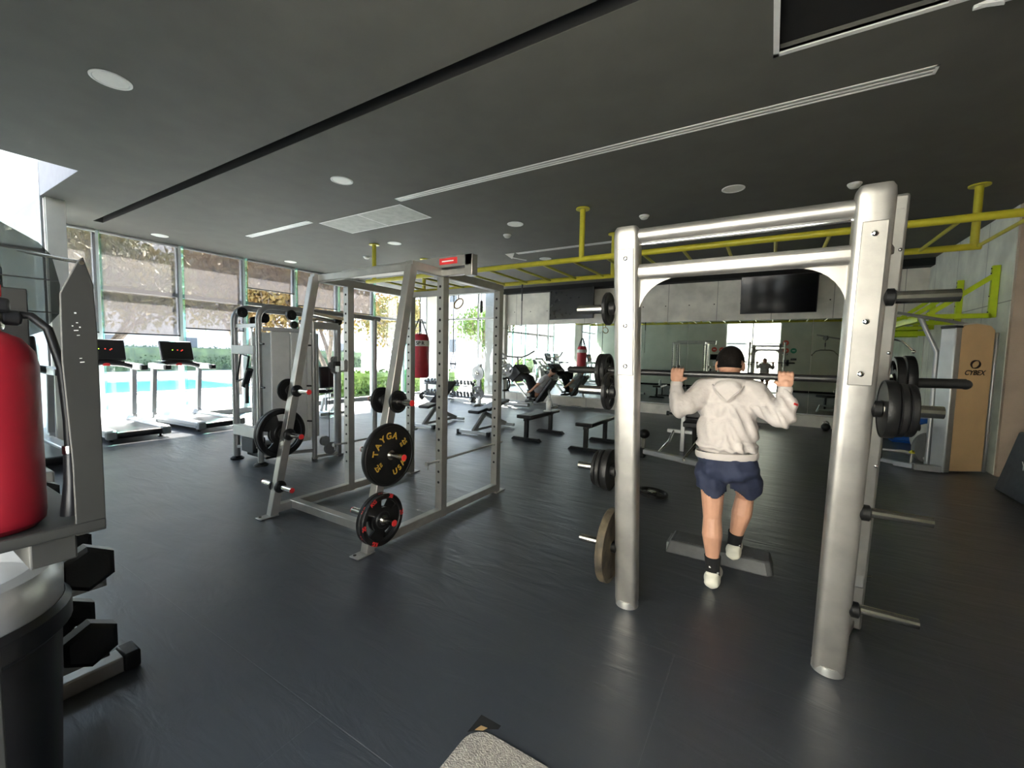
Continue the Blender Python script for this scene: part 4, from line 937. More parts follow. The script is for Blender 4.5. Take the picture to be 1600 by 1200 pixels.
# ================================================================== LEG PRESS AND ITS USER
r = thing('leg_press', 'angled leg press machine with loaded sled in front of the mirror', 'leg press', (-6.2, 11.0, 0))
for y in (10.75, 11.25):
    MB().beam((-7.15, y, 1.42), (-6.05, y, .30), .05).build('sled_rail', 'steel', r, world=True)
MB().tube((-7.15, 10.7, 1.42), (-7.15, 11.3, 1.42), .03).tube((-6.05, 10.7, .30), (-6.05, 11.3, .30), .03).build('rail_tie', 'greyframe', r, world=True)
MB().beam((-7.1, 11.0, 1.35), (-7.0, 11.0, .06), .07).build('front_frame', 'greyframe', r, bevel=.008, world=True)
MB().beam((-6.1, 11.0, .34), (-6.0, 11.0, .06), .07).build('middle_frame', 'greyframe', r, bevel=.008, world=True)
MB().beam((-5.35, 11.0, .06), (-5.55, 11.0, .85), .06).beam((-5.62, 11.0, .75), (-5.95, 11.0, .2), .05).build('frame', 'greyframe', r, bevel=.008, world=True)
MB().beam((-7.15, 10.72, .09), (-5.95, 10.72, .09), .11).beam((-7.15, 11.28, .09), (-5.30, 11.28, .09), .08).b2((-5.4, 10.7, .0), (-5.3, 11.35, .07)).b2((-7.2, 10.65, 0), (-7.05, 11.35, .10)).build('base', 'greyframe', r, bevel=.03, world=True)
MB().box((-6.50, 11.0, 1.0), (.34, .62, .44), (0, .80, 0)).build('foot_platform', 'vinyl', r, bevel=.03, world=True)
MB().path([(-7.0, 10.75, 1.62), (-6.85, 10.85, 1.5), (-6.6, 10.95, 1.48), (-6.4, 11.0, 1.48), (-6.25, 11.1, 1.55), (-6.1, 11.25, 1.68)], .028).tube((-6.52, 11.0, 1.2), (-6.55, 11.0, 1.5), .03).build('yoke_handle', 'greyframe', r, world=True)
MB().tube((-6.65, 10.5, 1.08), (-6.65, 11.5, 1.08), .025).build('plate_bar', 'steel', r, world=True)
MB().box((-5.53, 11.0, .54), (.10, .42, .86), (0, .62, 0)).build('back_pad', 'vinyl', r, bevel=.03, seg=3, world=True)
MB().box((-5.99, 11.0, .22), (.34, .42, .08), (0, -.15, 0)).build('seat_pad', 'vinyl', r, bevel=.03, seg=3, world=True)
for y in (10.74, 11.26): MB().path([(-5.98, y, .24), (-5.9, y, .42), (-6.02, y, .48)], .018).build('side_handle', 'plastic', r, world=True)
lp = make_plate('grip', .215, .035, 'grey grip plate on the near side of the leg press sled', 'plates on the leg press', marks=False)
for c_ in lp.children:
    if c_.name.startswith('plate_body'): c_.data.materials[0] = M['greyframe']
lp.location = (-6.65, 10.56, 1.08); lp.rotation_euler = (0, .3, PI / 2)
lp2 = dup(lp, (-6.65, 11.42, 1.08), (0, .9, PI / 2), 'grip plate on the mirror side of the leg press sled')
Q = thing('person', 'person in grey shirt and black trousers lying back on the leg press', 'person', (-5.9, 11.0, .3))
qb = [('e', (-5.36, 11.0, 1.08), (.095, .078, .10), (0, .6, 0)), ('e', (-5.42, 11.0, 1.115), (.03, .03, .05), (0, .6, 0)), ('c', (-5.47, 11.0, .96), (-5.39, 11.0, 1.04), .055, .052),
      ('e', (-5.60, 11.0, .80), (.11, .17, .20), (0, .62, 0)), ('e', (-5.78, 11.0, .58), (.11, .15, .20), (0, .62, 0)), ('e', (-5.90, 11.0, .42), (.13, .16, .13))]
for s in (-1, 1):
    qb += [('chain', [((-5.55, 11.0 + s * .17, .90), .055), ((-5.75, 11.0 + s * .25, .66), .042), ((-5.94, 11.0 + s * .25, .50), .030), ((-5.99, 11.0 + s * .255, .47), .032)])]
    for k in range(4): qb.append(('c', (-6.0, 11.0 + s * .255 + (k - 1.5) * .018, .475), (-6.045, 11.0 + s * .255 + (k - 1.5) * .018, .455), .010, .008))
    qb.append(('c', (-5.98, 11.0 + s * .225, .47), (-6.0, 11.0 + s * .20, .49), .011, .009))
    qb += [('chain', [((-5.92, 11.0 + s * .09, .42), .085), ((-6.12, 11.0 + s * .13, .86), .058), ((-6.28, 11.0 + s * .12, .94), .055), ((-6.40, 11.0 + s * .12, 1.02), .038), ((-6.42, 11.0 + s * .12, 1.06), .036)])]
blob('body', qb, 'skin', Q, voxel=.008, smooth=2)
blob('shirt', [('e', (-5.61, 11.0, .81), (.135, .19, .22), (0, .62, 0)), ('e', (-5.79, 11.0, .59), (.135, .175, .20), (0, .62, 0)), ('c', (-5.55, 10.84, .89), (-5.64, 10.78, .80), .075, .065), ('c', (-5.55, 11.16, .89), (-5.64, 11.22, .80), .075, .065)], 'greyshirt', Q, voxel=.012)
tr = [('e', (-5.93, 11.0, .42), (.15, .175, .14))]
for s in (-1, 1): tr += [('chain', [((-5.93, 11.0 + s * .09, .42), .10), ((-6.12, 11.0 + s * .13, .86), .076), ((-6.26, 11.0 + s * .12, .93), .070), ((-6.37, 11.0 + s * .12, 1.0), .052)])]
blob('trousers', tr, 'trousers', Q, voxel=.012)
for s in (-1, 1): blob('shoe', [('e', (-6.405, 11.0 + s * .12, 1.05), (.045, .045, .05)), ('c', (-6.43, 11.0 + s * .12, 1.00), (-6.33, 11.0 + s * .12, 1.14), .038, .034)], 'plastic', Q, voxel=.009)
MB().sph((-5.335, 11.0, 1.105), 1, (.085, .082, .088), (0, .6, 0)).build('hair', 'hair', Q, world=True)

# ================================================================== ROW MACHINE, FLOOR PLATES
r = thing('row_machine', 'low T-shaped silver machine base with post and black pads left of the lifter', 'gym machine', (-1.22, 6.9, 0))
MB().beam((-1.62, 6.62, .10), (-.70, 6.25, .10), .09).build('crossbar', 'greyframe', r, bevel=.02, world=True)
for a in ((-1.64, 6.63), (-.68, 6.24)): MB().b2((a[0] - .05, a[1] - .06, 0), (a[0] + .05, a[1] + .06, .15)).build('foot_cap', 'rubber', r, bevel=.015, world=True)
MB().beam((-1.62, 6.62, .1), (-1.62, 6.62, .30), .05).build('stub_post', 'steel', r, world=True)
MB().sph((-1.62, 6.62, .37), .085, (1, 1, .85)).build('stub_ball', 'rubber', r, world=True)
for s, x in ((-1, -1.38), (1, -.98)):
    MB().path([(x, 6.53 - .2 * (s + 1) * .6, .12), (x + .02, 7.2, .18), (x + .05, 7.45, .34)], .022, n=10).build('side_strut', 'steel', r, world=True)
MB().b2((-1.44, 7.42, .30), (-.90, 7.50, .36)).beam((-1.19, 7.45, 0), (-1.19, 7.45, 1.0), .07, .07).build('post', 'alu', r, bevel=.01, world=True)
MB().tube((-1.42, 7.44, .62), (-1.19, 7.44, .62), .02).tube((-1.46, 7.44, .62), (-1.42, 7.44, .62), .04).build('pin', 'darksteel', r, world=True)
MB().box((-1.02, 7.55, .80), (.30, .14, .50), (-.15, 0, 0)).build('chest_pad', 'vinyl', r, bevel=.03, world=True)
MB().box((-.98, 7.3, .50), (.34, .34, .09)).beam((-1.0, 7.4, .05), (-1.0, 7.3, .48), .06).build('seat', 'vinyl', r, bevel=.02, world=True)
fp = make_plate('grip', .165, .035, 'grip plate lying flat on the floor right of the smith machine left post', 'plates lying on the floor', marks=False); fp.location = (-1.05, 4.78, .045); fp.rotation_euler = (0, -PI / 2 + .08, .3)
dup(fp, (-1.66, 4.97, .03), (0, -PI / 2, .9), 'grip plate lying flat on the floor left of the smith machine left post')

# ================================================================== PULLDOWN MACHINE AND RIGHT-HAND WALL
r = thing('pulldown_machine', 'lat pulldown machine with a tan weight-stack cover at the right wall', 'gym machine', (2.14, 8.17, 0), math.radians(33))
MB().prism([(.10, .04), (.10, 2.04), (.16, 2.09), (.33, 2.115), (.52, 2.09), (.585, 2.03), (.585, .04)], (0, .012, 0), (1, 0, 0), (0, 0, 1), (0, .05, 0)).build('tan_cover', 'tan', r, bevel=.008)
MB().prism([(.095, .03), (.095, 2.06), (.16, 2.11), (.33, 2.13), (.53, 2.11), (.61, 2.03), (.61, .03)], (0, .04, 0), (1, 0, 0), (0, 0, 1), (0, .24, 0)).build('stack_housing', 'cream', r, bevel=.01)
MB().b2((.0, -.01, .02), (.095, .20, 2.06)).build('front_column', 'alu', r, bevel=.018, seg=3)
MB().b2((-.005, -.015, 2.05), (.10, .205, 2.085)).build('column_cap', 'plastic', r, bevel=.012)
tb = MB().text('CYBEX', .095, Matrix.Translation((.345, .010, 1.435)) @ Matrix.Rotation(PI / 2, 4, 'X') @ Matrix.Shear('XZ', 4, (0, 0)), .0006, bold=True)
for v in tb.bm.verts: v.co.x += (v.co.z - 1.435) * .28
tb.build('lettering', 'brown', r, smooth=False)
lg = MB()
def swoosh(a0, a1, w, off):
    n = 24; O_ = []; I_ = []
    for i in range(n + 1):
        t = i / n; a = math.radians(a0 + (a1 - a0) * t); th = w * math.sin(PI * t) ** .7
        ex = 1 + .9 * max(0, t - .72) * 2
        c, s_ = math.cos(a), math.sin(a); O_.append((off[0] + .078 * c * ex, off[1] + .060 * s_ + .0)); I_.append((off[0] + (.078 - th) * c * ex, off[1] + (.060 - th * .8) * s_))
    return O_ + I_[::-1]
lg.prism(swoosh(250, 60, .034, (0, 0)), (.345, .0115, 1.555), (1, 0, 0), (0, 0, 1), (0, -.0015, 0)).prism(swoosh(70, -120, .034, (.0, 0)), (.345, .0115, 1.555), (1, 0, 0), (0, 0, 1), (0, -.0015, 0))
lg.build('logo', 'brown', r, smooth=False)
MB().b2((.60, .0, .03), (.635, .26, 2.0)).b2((.62, .1, 1.74), (.70, .16, 1.82)).build('rear_column', 'alu', r, bevel=.01)
MB().path([(.42, .15, 2.10), (.05, .20, 2.17), (-.50, .45, 2.30), (-.78, .58, 2.37)], .022, n=10).build('top_arm', 'greyframe', r)
MB().path([(-.12, .40, 2.24), (.10, .32, 1.72), (.10, .32, .05)], .032, n=12).build('bent_frame_tube', 'alu', r)
MB().b2((-.60, .50, 2.22), (-.50, .54, 2.34)).tube((-.55, .48, 2.26), (-.55, .56, 2.26), .06).build('top_pulley', 'greyvinyl', r)
MB().path([(-.55, .52, 2.2), (-.55, .52, 1.90)], .006, n=6).path([(-.55, .52, 2.12), (-.55, .52, 2.0)], .016, n=8).build('cable', 'plastic', r)
MB().path([(-.82, .70, 1.74), (-.74, .65, 1.86), (-.65, .58, 1.90), (-.45, .45, 1.90), (-.36, .39, 1.87), (-.24, .32, 1.72)], .014, n=10).sph((-.24, .32, 1.72), .028, n=10).sph((-.82, .70, 1.74), .028, n=10).build('pull_bar', 'steel', r)
MB().beam((.02, .05, .06), (-.22, .20, .06), .09, .09).beam((-.22, .20, .06), (-.30, .42, .05), .07).beam((-.25, .25, .06), (-.42, .9, .06), .05, .06).build('base_rail', 'alu', r, bevel=.008)
MB().path([(.1, .35, .14), (-.05, .52, .2), (-.45, .78, .2), (-.5, .82, .0)], .028, n=10).build('side_rail', 'alu', r)
MB().tube((-.24, .22, .08), (-.24, .22, .24), .016).build('seat_pin', 'steel', r)
MB().lathe([(.02, .24), (.035, .245), (.035, .26), (.012, .29)], (-.24, .22, 0)).build('pin_knob', 'yellow', r)
MB().box((-.42, .55, .48), (.36, .36, .08), (0, 0, .2)).beam((-.42, .55, .08), (-.42, .55, .45), .06).build('seat', 'vinyl', r, bevel=.02)
MB().tube((-.12, .26, .62), (-.30, .36, .62), .055).build('knee_roller', 'vinyl', r)
MB().tube((.14, .35, .30), (.14, .40, .30), .22, n=28).build('cam', 'greyvinyl', r)

r = thing('wall_pull_up_frame', 'lime yellow pull-up frame bracketed to the right wall', 'pull-up frame', (2.7, 10.3, 2.26))
for Y in (8.95, 10.3, 11.7):
    v_ = MB().b2((2.665, Y - .03, 2.24), (2.745, Y + .03, 2.99)).build('wall_plate', 'lime', r, bevel=.004, world=True)
    MB().beam((2.70, Y, 2.27), (1.93, Y, 2.27), .06, .07).build('bracket_arm', 'lime', r, bevel=.004, world=True)
    MB().beam((2.68, Y, 2.84), (2.02, Y, 2.30), .055, .065).build('diagonal_brace', 'lime', r, bevel=.004, world=True)
    for z in (2.32, 2.55, 2.88, 2.95): MB().tube((2.664, Y, z), (2.655, Y, z), .010, n=10).build('bolt', 'darksteel', v_, world=True)
MB().b2((1.90, 8.92, 2.20), (1.97, 12.0, 2.30)).build('front_beam', 'lime', r, bevel=.004, world=True)
MB().b2((1.90, 11.2, 2.36), (2.45, 11.27, 2.46)).b2((1.90, 11.9, 2.12), (2.7, 11.97, 2.22)).build('cross_beam', 'lime', r, bevel=.004, world=True)
for dy in (0, .35): MB().tube((1.7, 9.5 + dy * 4, 2.30), (2.1, 9.5 + dy * 4, 2.30), .02).build('pull_up_grip', 'lime', r, world=True)

# steel post beside the frame, stack of blue steps, ball, small things at the wall
r = thing('slim_steel_post', 'slim bright steel post standing behind the pulldown machine', 'post', (1.85, 11.0, 0))
MB().tube((0, 0, .02), (0, 0, 2.2), .03).lathe([(.12, 0), (.12, .02)]).build('post', 'steel', r)
for i, (x, y, w_, mm, lb) in enumerate(((2.42, 11.1, .62, 'blue', 'lowest blue step riser in the stack by the right wall'), (2.42, 11.1, .60, 'blue', 'second blue step riser up in the stack by the right wall'),
                                   (2.42, 11.1, .58, 'blue', 'third blue step riser up in the stack by the right wall'), (2.42, 11.1, .56, 'blue', 'topmost blue step riser in the stack by the right wall'))):
    r = thing('step_riser', lb, 'step riser', (x, y, .002 + i * .125), .1 * (i % 2), 'blue step risers by the right wall')
    MB().b2((-w_ / 2, -.2, 0), (w_ / 2, .2, .045)).b2((-w_ / 2 + .03, -.17, .045), (w_ / 2 - .03, .17, .12)).build('riser_body', mm, r, bevel=.012)
for i, lb in enumerate(('lower black step board beside the blue risers', 'upper black step board beside the blue risers')):
    r = thing('step_board', lb, 'step platform', (1.78, 11.5, .002 + i * .15), -.12 * i, 'black step boards by the right wall')
    MB().b2((-.32, -.2, .02), (.32, .2, .12)).build('board', 'plastic', r, bevel=.02)
    for s in (-1, 1): MB().b2((s * .26 - .05, -.18, 0), (s * .26 + .05, .18, .03)).build('foot', 'rubber', r)
r = thing('exercise_ball', 'grey exercise ball on the floor behind the pulldown machine', 'exercise ball', (2.38, 9.75, .27))
MB().sph((0, 0, 0), .27, n=32).build('ball', 'offwhite', r); MB().lathe([(.012, .268), (.008, .274)]).build('valve_plug', 'white', r)
def kettle(label, loc):
    r = thing('kettlebell', label, 'kettlebell', loc, 0, 'kettlebells by the mirror')
    MB().sph((0, 0, .09), .09, (1, 1, .95), n=20).lathe([(.05, 0), (.06, .012)]).build('bell', 'plastic', r)
    MB().path(arc((0, 0, .16), .055, -20, 200, 12, 'XZ'), .013).build('handle', 'steel', r)
kettle('black kettlebell with a bright handle left of the blue risers', (1.35, 11.6, 0)); kettle('black kettlebell nearest the right post of the smith machine, by the mirror', (1.12, 11.65, 0))
r = thing('floor_bar', 'short steel bar lying on the floor along the mirror kerb', 'bar', (-4.9, 11.85, .02))
MB().tube((-1.1, -.1, 0), (.5, .05, 0), .018).build('shaft', 'steel', r); MB().tube((-.2, -.02, 0), (.1, .01, 0), .03).build('collar', 'chrome', r)
r = thing('foam_plyo_box', 'slate-coloured foam jump box cut off by the right edge of the photo', 'jump box', (2.78, 7.15, 0))
mb = MB(); mb.box((0, 0, .38), (.62, .95, .76), None, (.62, .72)); mb.build('box_body', 'slate', r, bevel=.02)
MB().text('Y', .13, Matrix.Translation((-.262, -.05, .40)) @ Matrix.Rotation(-PI / 2, 4, 'Z') @ Matrix.Rotation(PI / 2, 4, 'X'), .001, bold=True).build('lettering', 'white', r, smooth=False)
r = thing('shoe_bench', 'low pale wooden bench with open cubbies, seen only in the mirror', 'bench', (2.9, 3.6, 0))
cb_ = MB().b2((-.25, -.9, .62), (.25, .9, .68)).b2((-.25, -.9, 0), (.25, .9, .06))
for k in range(7): cb_.b2((-.25, -.9 + k * .295, .06), (.25, -.87 + k * .295, .62))
cb_.b2((.22, -.9, .06), (.25, .9, .62)).build('cubby_frame', 'cream', r, smooth=False)
for k in range(6): MB().b2((.19, -.865 + k * .295, .07), (.21, -.61 + k * .295, .6)).build('cubby_back', 'wood', r, smooth=False)

# ================================================================== WALL SIGNS BEHIND THE CAMERA (seen in the mirror)
for x, z, m_n, lb in ((.57, 2.42, 'signred', 'round red sign highest on the rear wall'), (.59, 2.04, 'signred', 'round red sign below the highest one on the rear wall'), (.91, 2.04, 'signgreen', 'round green sign on the rear wall'),
                      (-2.62, 2.06, 'signred', 'round red sign above the wall monitor'), (-2.25, 2.05, 'signred', 'round red sign right of the one above the wall monitor')):
    r = thing('round_sign', lb, 'sign', (x, YR + .01, z), 0, 'round signs on the rear wall')
    MB().lathe([(.13, -.008), (.13, .008)], axis='Y').build('disc', m_n, r)
    MB().b2((-.06, .0082, -.015), (.06, .0095, .015)).build('symbol', 'white', r, smooth=False)
r = thing('wall_monitor', 'small black monitor on the rear wall under two red signs', 'monitor', (-2.6, YR + .04, 1.66))
MB().b2((-.2, -.03, -.15), (.2, .03, .15)).build('casing', 'plastic', r, bevel=.01); MB().b2((-.17, .0305, -.12), (.17, .032, .12)).build('screen', 'screen', r, smooth=False)
r = thing('sanitiser_dispenser', 'white dispenser with a drip tray under the wall monitor', 'dispenser', (-2.57, YR + .06, 1.25))
MB().b2((-.07, -.05, -.05), (.07, .05, .18)).build('body', 'white', r, bevel=.015); MB().b2((-.16, -.05, -.12), (.16, .1, -.10)).build('tray', 'plastic', r, bevel=.004)
r = thing('thermostat', 'small black wall control under the green sign', 'wall control', (.93, YR + .015, 1.62))
MB().b2((-.12, -.012, -.05), (.12, .012, .05)).build('casing', 'plastic', r, bevel=.006)

# ================================================================== FOREGROUND LEFT
r = thing('litter_bin', 'black litter bin with a silver rim at the lower left corner', 'bin', (-2.08, .12, 0))
MB().lathe([(.235, 0), (.255, .02), (.275, .60), (.262, .66)], n=48).build('bin_body', 'plastic', r)
MB().lathe([(.282, .62), (.30, .64), (.30, .70), (.285, .72), (.26, .71)], n=48).build('lower_collar', 'plastic', r)
MB().lathe([(.262, .71), (.282, .715), (.284, .80), (.262, .835), (.225, .845), (.22, .80)], n=48).build('silver_rim', 'alu', r)
# dumbbell tree
r = thing('dumbbell_tree', 'grey dumbbell tree at the left edge, foot bar with a black cap', 'dumbbell rack', (-2.52, .36, 0))
MB().b2((-.15 + .02, -.42, .0), (-.05 + .02, .33, .075)).build('foot_bar', 'greyframe', r, bevel=.008)
MB().b2((-.16 + .02, .32, -.0), (-.04 + .02, .385, .085)).build('foot_cap', 'rubber', r, bevel=.01)
MB().b2((.06, -.42, .0), (.14, -.2, .075)).beam((-.09, -.0, .05), (-.09, -.0, 1.02), .08, .07).b2((-.1, -.05, .95), (.02, .12, 1.03)).build('post', 'greyframe', r, bevel=.008)
for z in (.21, .53, .85):
    for x in (-.16, .06): MB().b2((x, -.02, z - .02), (x + .05, .24, z)).b2((x, .225, z - .02), (x + .05, .24, z + .03)).build('saddle', 'greyframe', r, bevel=.003)
for s_, (z, lb) in enumerate(((.305, 'lower black hex dumbbell on the tree beside the bin'), (.632, 'middle black hex dumbbell on the tree, above the bin rim'), (.955, 'upper black hex dumbbell on the tree, under the extinguisher tray'))):
    if s_ == 0:
        hd = hex_dumbbell(.095, .36); hd['group'] = 'hex dumbbells on the tree'; hd['label'] = lb; hd.location = (-2.52, .53, z); hd.rotation_euler = (PI / 6, 0, 0); hd0 = hd
    else: dup(hd0, (-2.52, .53 if s_ == 1 else .38, z), None, lb)
# extinguisher stand and extinguisher
r = thing('extinguisher_stand', 'grey sheet-metal stand with a pointed side panel holding the extinguisher', 'stand', (-1.36, .2, 0))
MB().prism([(.312, 1.145), (.312, 1.58), (.309, 1.68), (.295, 1.735), (.286, 1.725), (.258, 1.655), (.256, 1.52), (.264, 1.30), (.264, 1.16), (.264, 1.145)], (-1.238, 0, 0), (0, 1, 0), (0, 0, 1), (-.005, 0, 0)).build('side_panel', 'sheet', r, bevel=.002, world=True)
MB().b2((-1.75, .05, 1.148), (-1.236, .312, 1.158)).b2((-1.245, .05, 1.148), (-1.236, .312, 1.172)).build('tray', 'sheet', r, bevel=.003, world=True)
MB().b2((-1.75, .05, 1.158), (-1.735, .3, 1.7)).build('far_panel', 'sheet', r, bevel=.003, world=True)
MB().tube((-1.236, .292, 1.722), (-1.74, .29, 1.80), .0042, n=10).build('top_rod', 'steel', r, world=True)
MB().b2((-1.46, .10, 0.0), (-1.38, .17, 1.148)).b2((-1.6, .02, 0), (-1.25, .25, .02)).b2((-1.44, .20, 1.09), (-1.26, .27, 1.148)).build('pedestal', 'sheet', r, bevel=.004, world=True)
for y, z, a_, b_ in ((.281, 1.617, .004, .005), (.283, 1.597, .004, .003), (.276, 1.590, .003, .003), (.281, 1.581, .009, .003), (.287, 1.588, .003, .004), (.284, 1.571, .006, .002), (.286, 1.523, .005, .002), (.288, 1.515, .009, .003)):
    MB().box((-1.2375, y - .002, z), (.0008, a_ * .75, b_ * .6), (.1, 0, 0)).build('sticker_scrap', 'white', r, smooth=False, world=True)
r = thing('fire_extinguisher', 'red fire extinguisher with a black hose at the left edge', 'fire extinguisher', (-1.375, .165, 1.160))
MB().lathe([(.070, 0), (.082, .012), (.084, .03), (.084, .345), (.078, .375), (.060, .402), (.034, .416), (.03, .425)], n=48).build('cylinder', 'red', r)
MB().lathe([(.036, .42), (.038, .425), (.038, .452), (.028, .46)], n=28).build('neck_ring', 'steel', r)
MB().b2((-.02, -.03, .455), (.02, .045, .485)).tube((.0, .03, .445), (.0, .062, .445), .016).build('valve', 'plastic', r, bevel=.006)
MB().beam((0, -.06, .50), (0, .035, .50), .03, .03).build('lever', 'redmark', r, bevel=.005)
MB().path([(.0, .055, .452), (.0, .075, .452), (.012, .098, .425), (.025, .113, .34), (.03, .118, .22), (.03, .118, .16)], .0085, n=12).build('hose', 'rubber', r)
nz_ = MB().path([(.03, .118, .145), (.03, .118, .08), (.03, .116, .005)], [.011, .013, .019], n=16).build('nozzle', 'plastic', r)
MB().lathe([(.0115, .145), (.0125, .147), (.0125, .162), (.0115, .164)], (.03, .118, 0), n=18).build('hose_collar', 'steel', r)
# smoked dispenser behind it
r = thing('smoked_dispenser', 'smoky translucent plastic dispenser with seams above the extinguisher', 'dispenser', (-1.84, .285, 1.72))
mb = MB(); prof = [(-.14, .17), (-.02, .165), (.06, .12), (.085, .09), (.10, .01), (.095, -.07), (.06, -.12), (-.02, -.16), (-.14, -.16)]
mb.prism([(a_, b_ * 1.08) for a_, b_ in prof], (0, .0, 0), (.12, .99, 0), (0, 0, 1), (-.20, .03, 0)); mb.build('cover', 'smoke', r, bevel=.02, seg=3)
for z, y in ((.10, .07), (.02, .095), (-.075, .09)): MB().beam((-.012, -.13, z + .004), (.014, y, z), .003, .003).build('seam', 'dark', r)
MB().box((-.09, -.05, .0), (.08, .10, .16), (0, 0, .1)).build('refill', 'plastic', r, bevel=.03)
MB().b2((.15, -.115, -1.72), (.18, -.085, -.12)).b2((-.12, -.115, -.16), (.18, -.085, -.12)).b2((.09, -.18, -1.72), (.24, -.02, -1.70)).build('pole', 'sheet', r)
# carpet patch
r = thing('door_mat', 'beige carpet mat corner at the bottom edge of the photo', 'mat', (-.2, .75, 0))
poly = [(-.77, -.6), (.9, -.6), (.9, .60), (-.68, .60)] + [(-.68 + .09 * math.cos(a), .51 + .09 * math.sin(a)) for a in (math.radians(q_) for q_ in (110, 130, 150, 165, 180))]
MB().prism(poly, (0, 0, .0), (1, 0, 0), (0, 1, 0), (0, 0, .012)).build('carpet', 'carpet', r, bevel=.004)
r = thing('floor_cutout', 'small dark notch in the rubber floor at the mat corner', 'floor notch', (-.93, 1.37, 0))
MB().prism([(-.05, -.06), (-.05, .04), (.05, .04), (.05, .02), (-.01, -.02)], (0, 0, .0005), (1, 0, 0), (0, 1, 0), (0, 0, .001)).build('notch', 'dark', r, smooth=False)
MB().prism([(-.03, -.035), (-.02, -.005), (.01, .0), (-.0, -.02)], (0, 0, .0018), (1, 0, 0), (0, 1, 0), (0, 0, .001)).build('exposed_wood', 'wood', r, smooth=False)

# ================================================================== OUTDOORS
struct(MB().b2((-70, -40, -.25), (XL - .3, 60, -.16)).build('ground', 'paving', smooth=False))
struct(MB().b2((XL - .3, YB + .4, -.25), (40, 60, -.16)).build('ground_far', 'paving', smooth=False))
struct(MB().b2((-20, -40, -.25), (40, YR - .2, -.16)).build('ground_rear', 'paving', smooth=False))
r = thing('swimming_pool', 'blue swimming pool outside beyond the treadmills', 'pool', (-22.6, 7.4, -.155))
MB().b2((-4.5, -2.8, 0), (3.0, 3.2, .01)).build('water', 'pool', r, smooth=False)
MB().b2((-4.8, -3.1, 0), (3.3, -2.8, .06)).b2((-4.8, 3.2, 0), (3.3, 3.5, .06)).b2((-4.8, -3.1, 0), (-4.5, 3.5, .06)).b2((3.0, -3.1, 0), (3.3, 3.5, .06)).build('coping', 'white', r)
def facade(name, lb, loc, rz, w_, h_, floors, cols, m_='pale'):
    r = thing(name, lb, 'building', loc, rz, 'buildings outside the windows')
    MB().b2((-w_ / 2, 0, 0), (w_ / 2, 6, h_)).build('walls', m_, r, smooth=False)
    fh = h_ / floors
    for i in range(floors):
        for j in range(cols):
            x = -w_ / 2 + (j + .5) * w_ / cols; z = fh * (i + .5) + .2
            f_ = MB().b2((x - .6, -.04, z - .65), (x + .6, .02, z + .65)).build('window', 'greyframe', r, smooth=False)
            MB().b2((x - .52, -.05, z - .57), (x + .52, -.041, z + .57)).build('pane', 'winglass', f_, smooth=False)
    return r
facade('apartment_building', 'long pale building beyond the pool and hedge', (-44, 12, -.2), PI / 2 * -1 + PI, 46, 15, 4, 9)
facade('garden_building', 'pale building outside the far end glazing', (-14, 30, -.2), 0, 26, 9, 2, 6)
facade('street_building', 'cream building outside the rear entrance', (-2, -6.5, -.2), PI, 16, 5.5, 1, 5, 'cream')
def leaves(mb, c, rad, n, size, sc=(1, 1, 1)):
    for _ in range(n):
        while True:
            p = Vector((random.uniform(-1, 1), random.uniform(-1, 1), random.uniform(-1, 1)))
            if .25 < p.length < 1: break
        p = Vector((p.x * rad * sc[0], p.y * rad * sc[1], p.z * rad * sc[2])) + Vector(c)
        m = Matrix.Translation(p) @ Euler((random.uniform(0, 6), random.uniform(0, 6), random.uniform(0, 6))).to_matrix().to_4x4()
        s_ = size * random.uniform(.6, 1.3)
        v_ = [mb.bm.verts.new(m @ Vector(q_)) for q_ in ((-s_, 0, 0), (0, -s_ * .5, s_ * .12), (s_, 0, 0), (0, s_ * .5, s_ * .12))]
        mb.bm.faces.new(v_)
def hedge(lb, a, b, w_, h_, m_, n):
    cx, cy = (a[0] + b[0]) / 2, (a[1] + b[1]) / 2; L = math.hypot(b[0] - a[0], b[1] - a[1]); rz = math.atan2(b[1] - a[1], b[0] - a[0])
    r = thing('hedge', lb, 'hedge', (cx, cy, -.16), rz, 'hedges outside')
    mb = MB().b2((-L / 2, -w_ * .40, 0), (L / 2, w_ * .40, h_ * .90))
    bmesh.ops.subdivide_edges(mb.bm, edges=mb.bm.edges[:], cuts=9, use_grid_fill=True)
    for v in mb.bm.verts: v.co += Vector((random.uniform(-1, 1), random.uniform(-1, 1), random.uniform(-1, 1))) * .06
    mb.build('inner_foliage', m_, r)
    mb = MB()
    for _ in range(n):
        a_ = random.uniform(0, PI); x = random.uniform(-L / 2, L / 2)
        leaves(mb, (x, math.cos(a_) * w_ * .46, h_ * (.1 + .85 * math.sin(a_) * random.uniform(.2, 1) ** .3)), .12, 1, .10)
    mb.build('leaves', m_, r, smooth=False)
hedge('dark green hedge in front of the long pale building', (-38, -2), (-38, 30), 2.0, 1.85, 'hedged', 14000)
hedge('bright sunlit hedge outside the end of the window wall', (-14.2, 8.5), (-12.6, 15.2), 1.1, .95, 'hedge', 6000)
hedge('bright sunlit hedge outside the far glazing', (-11.3, 15.6), (-6.5, 15.6), 1.0, 1.0, 'hedge', 5000)
hedge('small bright shrub row left of the treadmills', (-12.8, 1.2), (-12.6, 3.0), .8, 1.5, 'hedge', 2500)
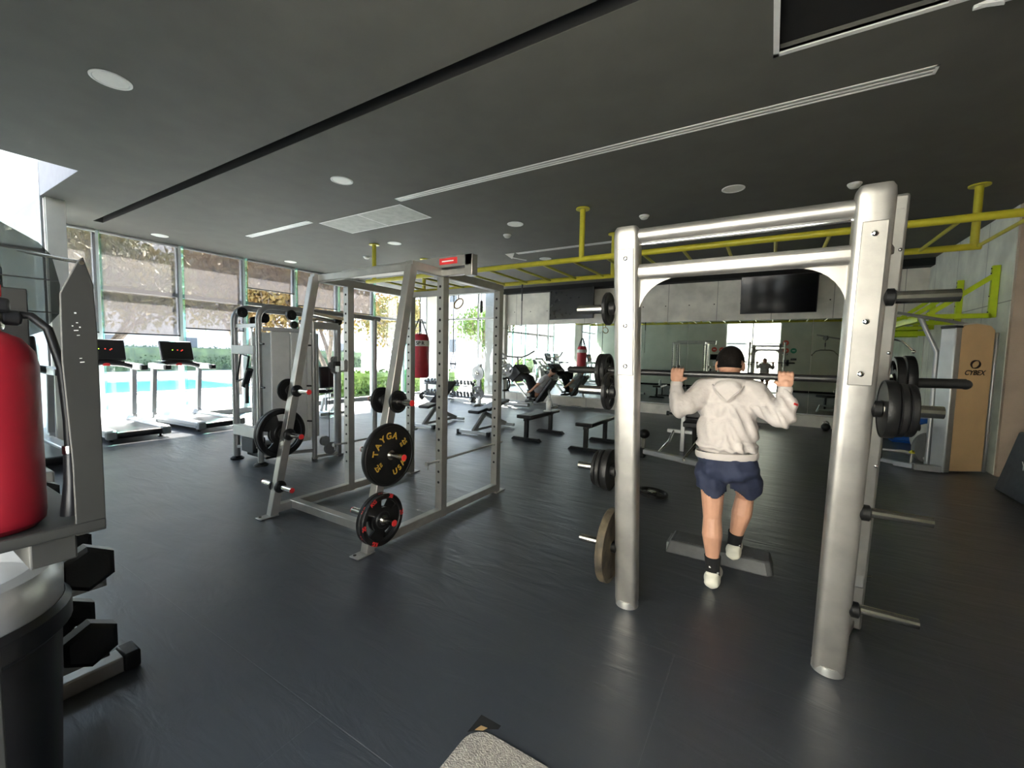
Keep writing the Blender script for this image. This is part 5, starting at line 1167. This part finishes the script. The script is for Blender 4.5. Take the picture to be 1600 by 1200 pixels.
def tree(lb, loc, h_, seed, m_, n=1400, spread=1.0, size=.10):
    random.seed(seed)
    r = thing('garden_tree', lb, 'tree', loc, 0, 'trees outside the windows')
    mb = MB(); tips = []
    def grow(p, d, L, rad, lev):
        q_ = p + d * L; mid = (p + q_) / 2 + Vector((random.uniform(-1, 1), random.uniform(-1, 1), 0)) * L * .06
        mb.path([p, mid, q_], [rad, rad * .85, rad * .7], n=7 if lev < 2 else 5)
        if lev >= 2: tips.append(q_); tips.append(mid)
        if lev < 4:
            for k in range(3 if lev < 3 else 2):
                nd = (d * (1.0 if lev else 1.3) + Vector((random.uniform(-1, 1), random.uniform(-1, 1), random.uniform(-.15, .5))) * .75 * spread).normalized()
                grow(q_, nd, L * .80, rad * .64, lev + 1)
    for k in range(2): grow(Vector((0, 0, 0)), Vector((random.uniform(-.3, .3), random.uniform(-.3, .3), 1)).normalized(), h_ * .20, h_ * .018, 0)
    mb.build('trunk_and_branches', 'bark', r)
    lf = MB(); per = max(1, n // len(tips))
    for t_ in tips: leaves(lf, t_, h_ * .10, per, size)
    lf.build('foliage', m_, r, smooth=False)
tree('yellow-leaved tree behind the first tall window bays', (-17.5, 4.2, -.16), 7.5, 5, 'leafy', 9000, 1.15, .11)
tree('orange-leaved tree behind the middle window bays', (-17.0, 8.2, -.16), 8.0, 11, 'leafo', 8000, 1.15, .11)
tree('yellow-green tree far left beside the frosted glass', (-16.0, 1.6, -.16), 7.0, 23, 'leafy', 6500, 1.1, .11)
tree('leaning dark-trunked tree right of the window bays', (-15.0, 10.8, -.16), 7.5, 31, 'leafo', 5000, 1.1, .11)
tree('light tree outside the end of the window wall', (-15.5, 15.0, -.16), 6.5, 43, 'leafy', 6000, 1.0, .11)
tree('dense green tree close outside the far glazing, left of the pillar', (-11.6, 16.6, -.16), 5.5, 61, 'hedge', 6000, 1.1, .09)
tree('pale leafy tree outside the far glazing', (-10.5, 18.5, -.16), 7.0, 53, 'leafy', 6000, 1.1, .11)
r = thing('concrete_pillar', 'sunlit concrete pillar outside the far glazing', 'pillar', (-8.75, 13.4, -.16))
MB().b2((-.5, -.3, 0), (.75, .4, 5.5)).build('pillar', 'pillarc', r, bevel=.01)
